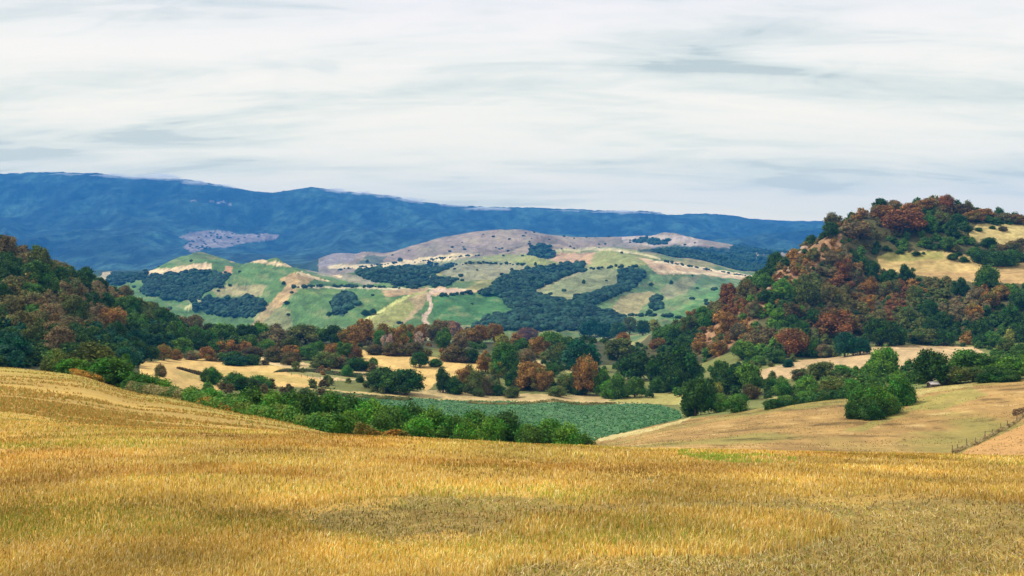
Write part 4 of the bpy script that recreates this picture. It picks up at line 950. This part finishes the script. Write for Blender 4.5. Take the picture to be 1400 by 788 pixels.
tag(strip_obj('undergrowth', [ux(385, 455), ux(430, 470), ux(500, 468)], 6000, 12, 1.0, [(.06, .10, .035), (.10, .12, .04), (.13, .09, .05)], .35, 12), 'low scrub across the straw meadow', kind='stuff')
tag(strip_obj('undergrowth', [ux(245, 395), ux(300, 400), ux(350, 392)], 3500, 3, 1.2, [(.06, .06, .03), (.10, .09, .04), (.16, .10, .05)], .3, 13), 'dark scrub line inside the straw meadow', kind='stuff')

# ------------------------------------------------------------------ crop plants
cand = np.argwhere(crop_m & (YY < 440))
n = 24000; j = rng.integers(0, len(cand), n)
Yc = rows[cand[j, 0]] + rng.uniform(-.8, .8, n); Uc = cols[cand[j, 1]] + rng.uniform(-1, 1, n)
Xc = (Uc - CU) / F * Yc; keep = rng.uniform(size=n) < .35 + vnoise(Xc / 2.5, Yc / 7, 4)
Xc, Yc = Xc[keep], Yc[keep]; n = len(Xc); Zc = ground_arr(Xc, Yc)
k = 6; a = rng.uniform(0, 6.28, (n, k)); el = rng.uniform(.2, 1.1, (n, k)); s = rng.uniform(.25, .6, (n, 1)) * np.ones((1, k))
dx, dy, dz = np.cos(a) * np.cos(el) * s, np.sin(a) * np.cos(el) * s, np.sin(el) * s * .8
b = np.stack([np.repeat(Xc[:, None], k, 1), np.repeat(Yc[:, None], k, 1), np.repeat(Zc[:, None], k, 1)], -1)
tip = b + np.stack([dx, dy, dz], -1); sd = np.stack([-np.sin(a), np.cos(a), 0 * a], -1) * (s * .42)[..., None]; md = b + np.stack([dx, dy, dz * 1.25], -1) * .6
q = np.stack([b, md - sd, tip, md + sd], 2).reshape(-1, 3)
cc = np.array([.10, .25, .10]) * rng.uniform(.6, 1.5, (n, 1)); cc[rng.uniform(size=n) < .05] = (.2, .33, .12)
me = mesh_np('crops', q, np.arange(len(q)), 4); set_col(me, np.clip(cc, 0, 1).repeat(k * 4, 0))
tag(link('crops', me, M_leafv), 'rows of leafy blue green crop plants', kind='stuff')

# ------------------------------------------------------------------ grass of the stubble field
def in_uv(X, Y, P_):
    return inpoly(CU + F * X / Y, CV - F * ground_arr(X, Y) / Y, P_)
MOWN_ = [[(380, 702), (470, 690), (560, 676), (700, 677), (860, 688), (900, 700), (720, 710), (660, 738), (560, 745), (470, 738), (385, 722)],
        [(880, 692), (1080, 684), (1250, 690), (1420, 702), (1420, 775), (1200, 800), (650, 800), (720, 770), (1080, 752), (1150, 730), (1090, 704), (1000, 706)]]
n = 470000
r = np.random.default_rng(77)
uu = r.uniform(-330, 1740, n); q_ = r.uniform(0, 1, n)
Yg = 1 / (1 / 6.8 + q_ * (1 / 62 - 1 / 6.8)) ; Yg += r.normal(size=n) * .05 * Yg
Yg = np.clip(Yg, 6, 70)
Xg = (uu - CU) / F * Yg
nA = fbm(Xg / 2.6, Yg / 3.2, 4, 201); nB = fbm(Xg / .6, Yg / .6, 3, 202); nC = fbm(Xg / 5, Yg / 4, 3, 203)
rag = (fbm(Xg / .9, Yg / 1.4, 3, 204) - .5)
rx, ry = Xg * (1 + rag * .16) + rag * .5 + r.normal(size=n) * .10, Yg * (1 + rag * .14 + r.normal(size=n) * .012)
mown = np.zeros(n, bool)
for P_ in MOWN: mown |= in_uv(rx, ry, P_)
tall = in_uv(rx, ry, [(690, 712), (760, 700), (1000, 703), (1110, 708), (1150, 728), (1090, 752), (900, 750), (740, 745)])
keep = (~mown) | (r.uniform(size=n) < .52)
hgt = (.04 + .04 * nB + .03 * (nA - .5)) * r.uniform(.55, 1.35, n)
hgt = np.where(mown, .026 * r.uniform(.4, 1.8, n), hgt); hgt = np.where(tall, hgt * 1.6, hgt)
hgt = np.where(r.uniform(size=n) < .006, hgt * 2.2, hgt)
Xg, Yg, hgt, nA, nB, nC, mown, tall = [A[keep] for A in (Xg, Yg, hgt, nA, nB, nC, mown, tall)]; n = len(Xg)
Zg = ground_arr(Xg, Yg)
a = r.uniform(0, 6.28, n); lean = r.uniform(.1, .75, n); lay = mown & (r.uniform(size=n) < .6)
lean = np.where(lay, 1.6, lean); L_ = np.where(lay, r.uniform(.06, .18, n), hgt)
dirx, diry = np.cos(a) * .9 + .25, np.sin(a)
wd = (.0030 + .00028 * np.maximum(Yg - 8, 0)) * r.uniform(.7, 1.4, n) * np.where(lay, 1.0, 1)
fa = r.uniform(-.9, .9, n); sx, sy = np.cos(fa) * wd, np.sin(fa) * wd
b0 = np.stack([Xg - sx, Yg - sy, Zg - .005], 1); b1 = np.stack([Xg + sx, Yg + sy, Zg - .005], 1)
ml = lean * .35; mz = L_ * .6 * np.where(lay, .08, np.cos(ml)); tz = L_ * np.where(lay, .12, np.cos(lean * .8))
mx_, my_ = Xg + dirx * L_ * .5 * np.sin(ml), Yg + diry * L_ * .5 * np.sin(ml)
mx_ = np.where(lay, Xg + dirx * L_ * .5, mx_); my_ = np.where(lay, Yg + diry * L_ * .5, my_)
m0 = np.stack([mx_ - sx * .8, my_ - sy * .8, Zg + mz + .004], 1); m1 = np.stack([mx_ + sx * .8, my_ + sy * .8, Zg + mz + .004], 1)
tx = Xg + dirx * L_ * np.where(lay, 1, np.sin(lean * .8)); ty = Yg + diry * L_ * np.where(lay, 1, np.sin(lean * .8))
t0 = np.stack([tx, ty, Zg + tz + .004], 1)
V = np.stack([b0, b1, m1, m0, t0], 1).reshape(-1, 3); bi = np.arange(n) * 5
quad = np.stack([bi, bi + 1, bi + 2, bi + 3], 1); tri = np.stack([bi + 3, bi + 2, bi + 4], 1)
pal = np.array([(.72, .49, .12), (.84, .64, .25), (.58, .36, .075), (.72, .54, .11), (.88, .74, .40), (.36, .38, .06), (.26, .15, .05)])
cidx = r.choice(7, n, p=[.31, .20, .19, .14, .06, .06, .04])
green = (nC > .56) & (r.uniform(size=n) < (nC - .54) * 2.2); cidx = np.where(green, 5, cidx)
cidx = np.where(mown & (r.uniform(size=n) < .42), r.choice([5, 6, 4, 6, 5], n), cidx)
cv = pal[cidx] * r.uniform(.75, 1.25, n)[:, None] * ((.42 + 1.1 * nA) * (.7 + .6 * fbm(Xg / 1.5, Yg / 2.5, 3, 208)))[:, None]
redd = smooth(.5, .66, fbm(Xg / 4.5, Yg / 2.6, 3, 209))[:, None]; cv = cv * np.where(mown, .72, 1.)[:, None]; cv = cv * (1 - redd * np.array([.20, .30, .36]))
gp = in_uv(Xg * 1 , Yg, [(925, 614), (960, 617), (1085, 620), (1090, 632), (1020, 635), (930, 628)]) & (r.uniform(size=n) < .9 * smooth(.38, .6, fbm(Xg / 1.2, Yg / 2, 3, 207)))
cv[gp] = np.array([.28, .40, .05]) * r.uniform(.7, 1.3, (int(gp.sum()), 1))
me = mesh_np('grass', V, np.concatenate([quad.ravel(), tri.ravel()]), np.concatenate([np.full(n, 4), np.full(n, 3)])); set_col(me, np.clip(cv, 0, 1).repeat(5, 0))
tag(link('grass', me, M_leafv), 'dry golden grass and cut straw covering the stubble field', kind='stuff')
# tussocks on the farther field and pasture
n = 60000; uu = r.uniform(-60, 620, n); Yt = 1 / r.uniform(1 / 135, 1 / 55, n); Xt = (uu - CU) / F * Yt
uu2 = r.uniform(800, 1460, n // 2); Yt2 = r.uniform(160, 275, n // 2); Xt = np.concatenate([Xt, (uu2 - CU) / F * Yt2]); Yt = np.concatenate([Yt, Yt2]); n = len(Xt)
uu = np.concatenate([uu, uu2])
clump = fbm(Xt / 9, Yt / 2.5, 3, 301); yb1 = np.interp(uu, [-200, 0, 200, 400, 560, 800, 860, 930, 1000, 1500], [150, 142, 128, 104, 104, 285, 285, 280, 272, 262])
keep = (r.uniform(size=n) < smooth(.40, .62, clump)) & (Yt < yb1 - 1); Xt, Yt, uu = Xt[keep], Yt[keep], uu[keep]; n = len(Xt); Zt = ground_arr(Xt, Yt)
w2 = r.uniform(.03, .12, n); h2 = r.uniform(.06, .22, n); a = r.uniform(-.8, .8, n)
b0 = np.stack([Xt - w2 * np.cos(a), Yt - w2 * np.sin(a), Zt - .02], 1); b1 = np.stack([Xt + w2 * np.cos(a), Yt + w2 * np.sin(a), Zt - .02], 1); t0 = np.stack([Xt + r.normal(size=n) * .05, Yt, Zt + h2], 1)
V = np.stack([b0, b1, t0], 1).reshape(-1, 3)
palL = np.array([(.62, .42, .13), (.48, .28, .07), (.36, .33, .08)]); palR = np.array([(.40, .29, .11), (.24, .22, .07), (.52, .38, .18)])
ci = r.integers(0, 3, n); cv = np.where((uu < 640)[:, None], palL[ci], palR[ci]) * r.uniform(.7, 1.2, n)[:, None]
me = mesh_np('grass', V, np.arange(len(V)), 3); set_col(me, cv.repeat(3, 0)); tag(link('grass', me, M_leafv), 'sparse dry tussocks on the farther slopes', kind='stuff')

# ------------------------------------------------------------------ fences
M_wood, _, b1_ = mat_new('weathered_wood'); b1_.inputs['Base Color'].default_value = (.14, .09, .06, 1)
def _wood():
    nt = M_wood.node_tree; nz = nt.nodes.new('ShaderNodeTexNoise'); nz.inputs['Scale'].default_value = 9
    m_ = nt.nodes.new('ShaderNodeMix'); m_.data_type = 'RGBA'; m_.inputs[6].default_value = (.07, .045, .03, 1); m_.inputs[7].default_value = (.22, .16, .11, 1)
    nt.links.new(nz.outputs['Fac'], m_.inputs['Factor']); nt.links.new(m_.outputs[2], b1_.inputs['Base Color'])
_wood()
def cyl(p0, p1, r0, r1, n=8):
    p0 = Vector(p0); p1 = Vector(p1); d = (p1 - p0).normalized(); a = d.orthogonal().normalized(); b = d.cross(a); V = []; Fc = []; nper = []
    for p, rr in ((p0, r0), (p1, r1)):
        for i in range(n): V.append(tuple(p + (a * math.cos(2 * math.pi * i / n) + b * math.sin(2 * math.pi * i / n)) * rr))
    for i in range(n): Fc += [i, (i + 1) % n, n + (i + 1) % n, n + i]; nper.append(4)
    Fc += list(range(n - 1, -1, -1)) + list(range(n, 2 * n)); nper += [n, n]
    return V, Fc, nper
def fence(pts, hgt, label, rad):
    X0, Y0 = pts[0]; z0 = ground(X0, Y0)
    root = bpy.data.objects.new('fence', None); coll.objects.link(root); root.location = (X0, Y0, z0); tag(root, label, 'fence')
    tops = []
    for (X, Y) in pts:
        z = ground(X, Y); tx_, ty_ = random.gauss(0, .10), random.gauss(0, .06); h = hgt * random.uniform(.8, 1.2)
        V, Fc, nper = cyl((X - X0, Y - Y0, z - z0 - .3), (X - X0 + tx_, Y - Y0 + ty_, z - z0 + h), rad, rad * .8)
        link('post', mesh_np('post', V, Fc, nper), M_wood, root); tops.append((X - X0 + tx_ * .7, Y - Y0 + ty_ * .7, z - z0 + h * .8))
    V, Fc, nper = [], [], []
    for lv in (0, .45):
        for a, b in zip(tops[:-1], tops[1:]):
            v, f, q_ = cyl((a[0], a[1], a[2] - lv), (b[0], b[1], b[2] - lv), .008, .008, 4); Fc += [i + len(V) for i in f]; V += v; nper += q_
    link('wire', mesh_np('wire', V, Fc, nper), M_wood, root)
fp = []
for (u, v) in [(1302, 622), (1310, 618.5), (1322, 613), (1334, 609), (1346, 602), (1356, 597), (1369, 590), (1377, 586), (1390, 577), (1398, 571), (1412, 563)]:
    Y = hit(u, v, 100); fp.append(((u - CU) / F * Y, Y))
fence(fp, 1.25, 'crooked wooden posts of a wire fence crossing the pasture', .075)
tag(strip_obj('undergrowth', fp, 3000, 1.2, .5, [(.22, .15, .06), (.38, .28, .12), (.5, .4, .2)], .12, 14), 'straw coloured growth under the crooked fence', kind='stuff')
f2 = [((u - CU) / F * hit(u, v, 200), hit(u, v, 200)) for (u, v) in [(398, 514), (412, 516), (420, 517), (428, 517), (438, 519), (450, 521), (462, 523), (474, 523)]]
fence(f2, 1.3, 'small fence posts in front of the straw meadow', .09)
tag(strip_obj('undergrowth', [ux(1385, 205), ux(1400, 208), ux(1420, 212)], 900, 1.6, 1.3, [(.09, .06, .03), (.16, .1, .05)], .13, 15), 'dark dead brush on the fence line', kind='stuff')

# ------------------------------------------------------------------ small shed between the trees
Ysh = 268.0; Xsh = (1275.5 - CU) / F * Ysh; zs = ground(Xsh, Ysh)
root = bpy.data.objects.new('shed', None); coll.objects.link(root); root.location = (Xsh, Ysh, zs - .75); tag(root, 'small shed with a pale metal roof beside the dark green tree', 'shed')
root.rotation_euler = (0, 0, .25)
M_roof, _, b2 = mat_new('pale_sheet_metal'); b2.inputs['Base Color'].default_value = (.62, .56, .56, 1); b2.inputs['Roughness'].default_value = .5
M_wall, _, b3 = mat_new('shed_boards'); b3.inputs['Base Color'].default_value = (.10, .08, .075, 1)
link('wall', box_mesh('wall', -1.1, 1.1, -.9, .9, -.2, 1.5), M_wall, root)
V = [(-1.3, -1.1, 1.45), (1.3, -1.1, 1.45), (1.3, 0, 2.05), (-1.3, 0, 2.05), (-1.3, 1.1, 1.45), (1.3, 1.1, 1.45)]; V += [(x, y, z + .06) for x, y, z in V]
link('roof', mesh_np('roof', V, [0, 3, 2, 1, 3, 4, 5, 2, 6, 7, 8, 9, 9, 8, 11, 10, 0, 1, 7, 6, 5, 4, 10, 11, 0, 6, 9, 3, 3, 9, 10, 4, 1, 2, 8, 7, 2, 5, 11, 8], 4), M_roof, root)
link('door', box_mesh('door', -.35, .35, -.945, -.903, -.1, 1.25), M_wood, root)

# ------------------------------------------------------------------ rocks of the scree
M_rock, ntr, b4 = mat_new('limestone')
nz = ntr.nodes.new('ShaderNodeTexNoise'); nz.inputs['Scale'].default_value = .8; m_ = ntr.nodes.new('ShaderNodeMix'); m_.data_type = 'RGBA'
m_.inputs[6].default_value = (.22, .13, .085, 1); m_.inputs[7].default_value = (.52, .38, .27, 1); ntr.links.new(nz.outputs['Fac'], m_.inputs['Factor']); ntr.links.new(m_.outputs[2], b4.inputs['Base Color'])
rocks = []
for k, (u, v, s) in enumerate([(1096, 349, 9), (1100, 343, 10), (1104, 337, 9), (1091, 357, 8), (1109, 331, 8), (1078, 373, 6), (1066, 385, 6), (1052, 398, 7), (1046, 404, 6), (1040, 396, 5), (1036, 412, 7), (1118, 345, 5), (1096, 375, 5), (1060, 392, 5), (1028, 420, 5), (1105, 362, 5)]):
    Y = hit(u, v, 500)
    if Y is None or Y > 900: continue
    X = (u - CU) / F * Y; W = s * Y / F
    V, T = ICO2; d_ = .7 + .6 * vnoise(V[:, 0] * 2 + k * 5, V[:, 1] * 2 + V[:, 2] * 3, 40 + k)
    d_ = d_ * (1 + .12 * np.round(3 * V[:, 2]))
    p = V * d_[:, None] * np.array([.55, .5, .42]) * W
    o = link('rock', mesh_np('rock', p, T.ravel(), 3), M_rock); o.location = (X, Y, ground(X, Y) + W * .1); o.rotation_euler = (0, 0, k * 1.3)
    rocks.append((v, o))
ORD = ['first', 'second', 'third', 'fourth', 'fifth', 'sixth', 'seventh', 'eighth', 'ninth', 'tenth', 'eleventh', 'twelfth', 'thirteenth', 'fourteenth', 'fifteenth', 'sixteenth', 'seventeenth', 'eighteenth', 'nineteenth', 'twentieth']
for k, (v, o) in enumerate(sorted(rocks, key=lambda t_: t_[0])):
    tag(o, f'pale limestone rock on the hill scree, {ORD[k]} from the top', 'rock', 'rocks on the scree of the right hill')

# ------------------------------------------------------------------ low cloud resting on the mountain ridge
cm_ = bpy.data.materials.new('low_cloud'); cm_.use_nodes = True; cn = cm_.node_tree; cn.nodes.clear()
oo = cn.nodes.new('ShaderNodeOutputMaterial'); vv_ = cn.nodes.new('ShaderNodeVolumePrincipled'); vv_.inputs['Density'].default_value = .008; vv_.inputs['Color'].default_value = (1, 1, 1, 1); vv_.inputs['Anisotropy'].default_value = 0
cn.links.new(vv_.outputs[0], oo.inputs['Volume'])
Vs, Ts = [], []; nv = 0
for (u, v, wp, hp) in [(95, 238, 50, 5), (150, 241, 60, 9), (195, 244, 70, 11), (235, 248, 60, 10), (215, 241, 70, 9), (265, 249, 40, 8), (300, 254, 40, 7), (455, 261, 50, 8), (490, 266, 60, 10), (530, 270, 60, 9), (560, 273, 46, 9), (610, 281, 60, 7), (660, 284, 70, 6), (780, 288, 80, 5), (850, 290, 80, 7), (890, 291, 40, 5)]:
    Y = 8720 + random.uniform(-60, 100); v += 3.0; hp *= 1.3; X = (u - CU) / F * Y; z = (CV - v) / F * Y; W = wp * Y / F; H = hp * Y / F
    V, T = ICO2; d_ = .6 + .8 * vnoise(V[:, 0] * 2.6 + u, V[:, 1] * 2 + V[:, 2] * 2.6, int(u))
    Vs.append(V * d_[:, None] * np.array([W / 2, 120, H / 2]) + np.array([X, Y, z])); Ts.append(T + nv); nv += len(V)
tag(link('mist', mesh_np('mist', np.concatenate(Vs), np.concatenate(Ts).ravel(), 3, True), cm_), 'low white cloud resting on the mountain ridge', kind='stuff')

# ------------------------------------------------------------------ labels: each says look, kind and where it stands
from collections import defaultdict
GROUP = {'tree': 'trees', 'bush': 'bushes'}
cl_ = defaultdict(list)
for it in items: cl_[(it['zone'], it['look'], it['kind'])].append(it)
for (zone, look, kind), L2 in cl_.items():
    phrase = LOOKS[look][1]
    sub = [(L2, '')]
    if len(L2) > 9:
        L2s = sorted(L2, key=lambda i: i['v']); h_ = len(L2s) // 2
        sub = [(L2s[:h_], 'upper '), (L2s[h_:], 'lower ')]
    for S_, pre in sub:
        S_ = sorted(S_, key=lambda i: i['u'])
        for k, it in enumerate(S_):
            if len(S_) == 1: lab = f'{pre}{phrase} {kind} {zone}' if pre else f'the one {phrase} {kind} {zone}'
            elif k == 0: lab = f'leftmost {pre}{phrase} {kind} {zone}'
            elif k == len(S_) - 1: lab = f'rightmost {pre}{phrase} {kind} {zone}'
            else: lab = f'{ORD[k]} {pre}{phrase} {kind} from left {zone}'
            tag(it['o'], lab, kind, f"{GROUP[kind]} {zone}")
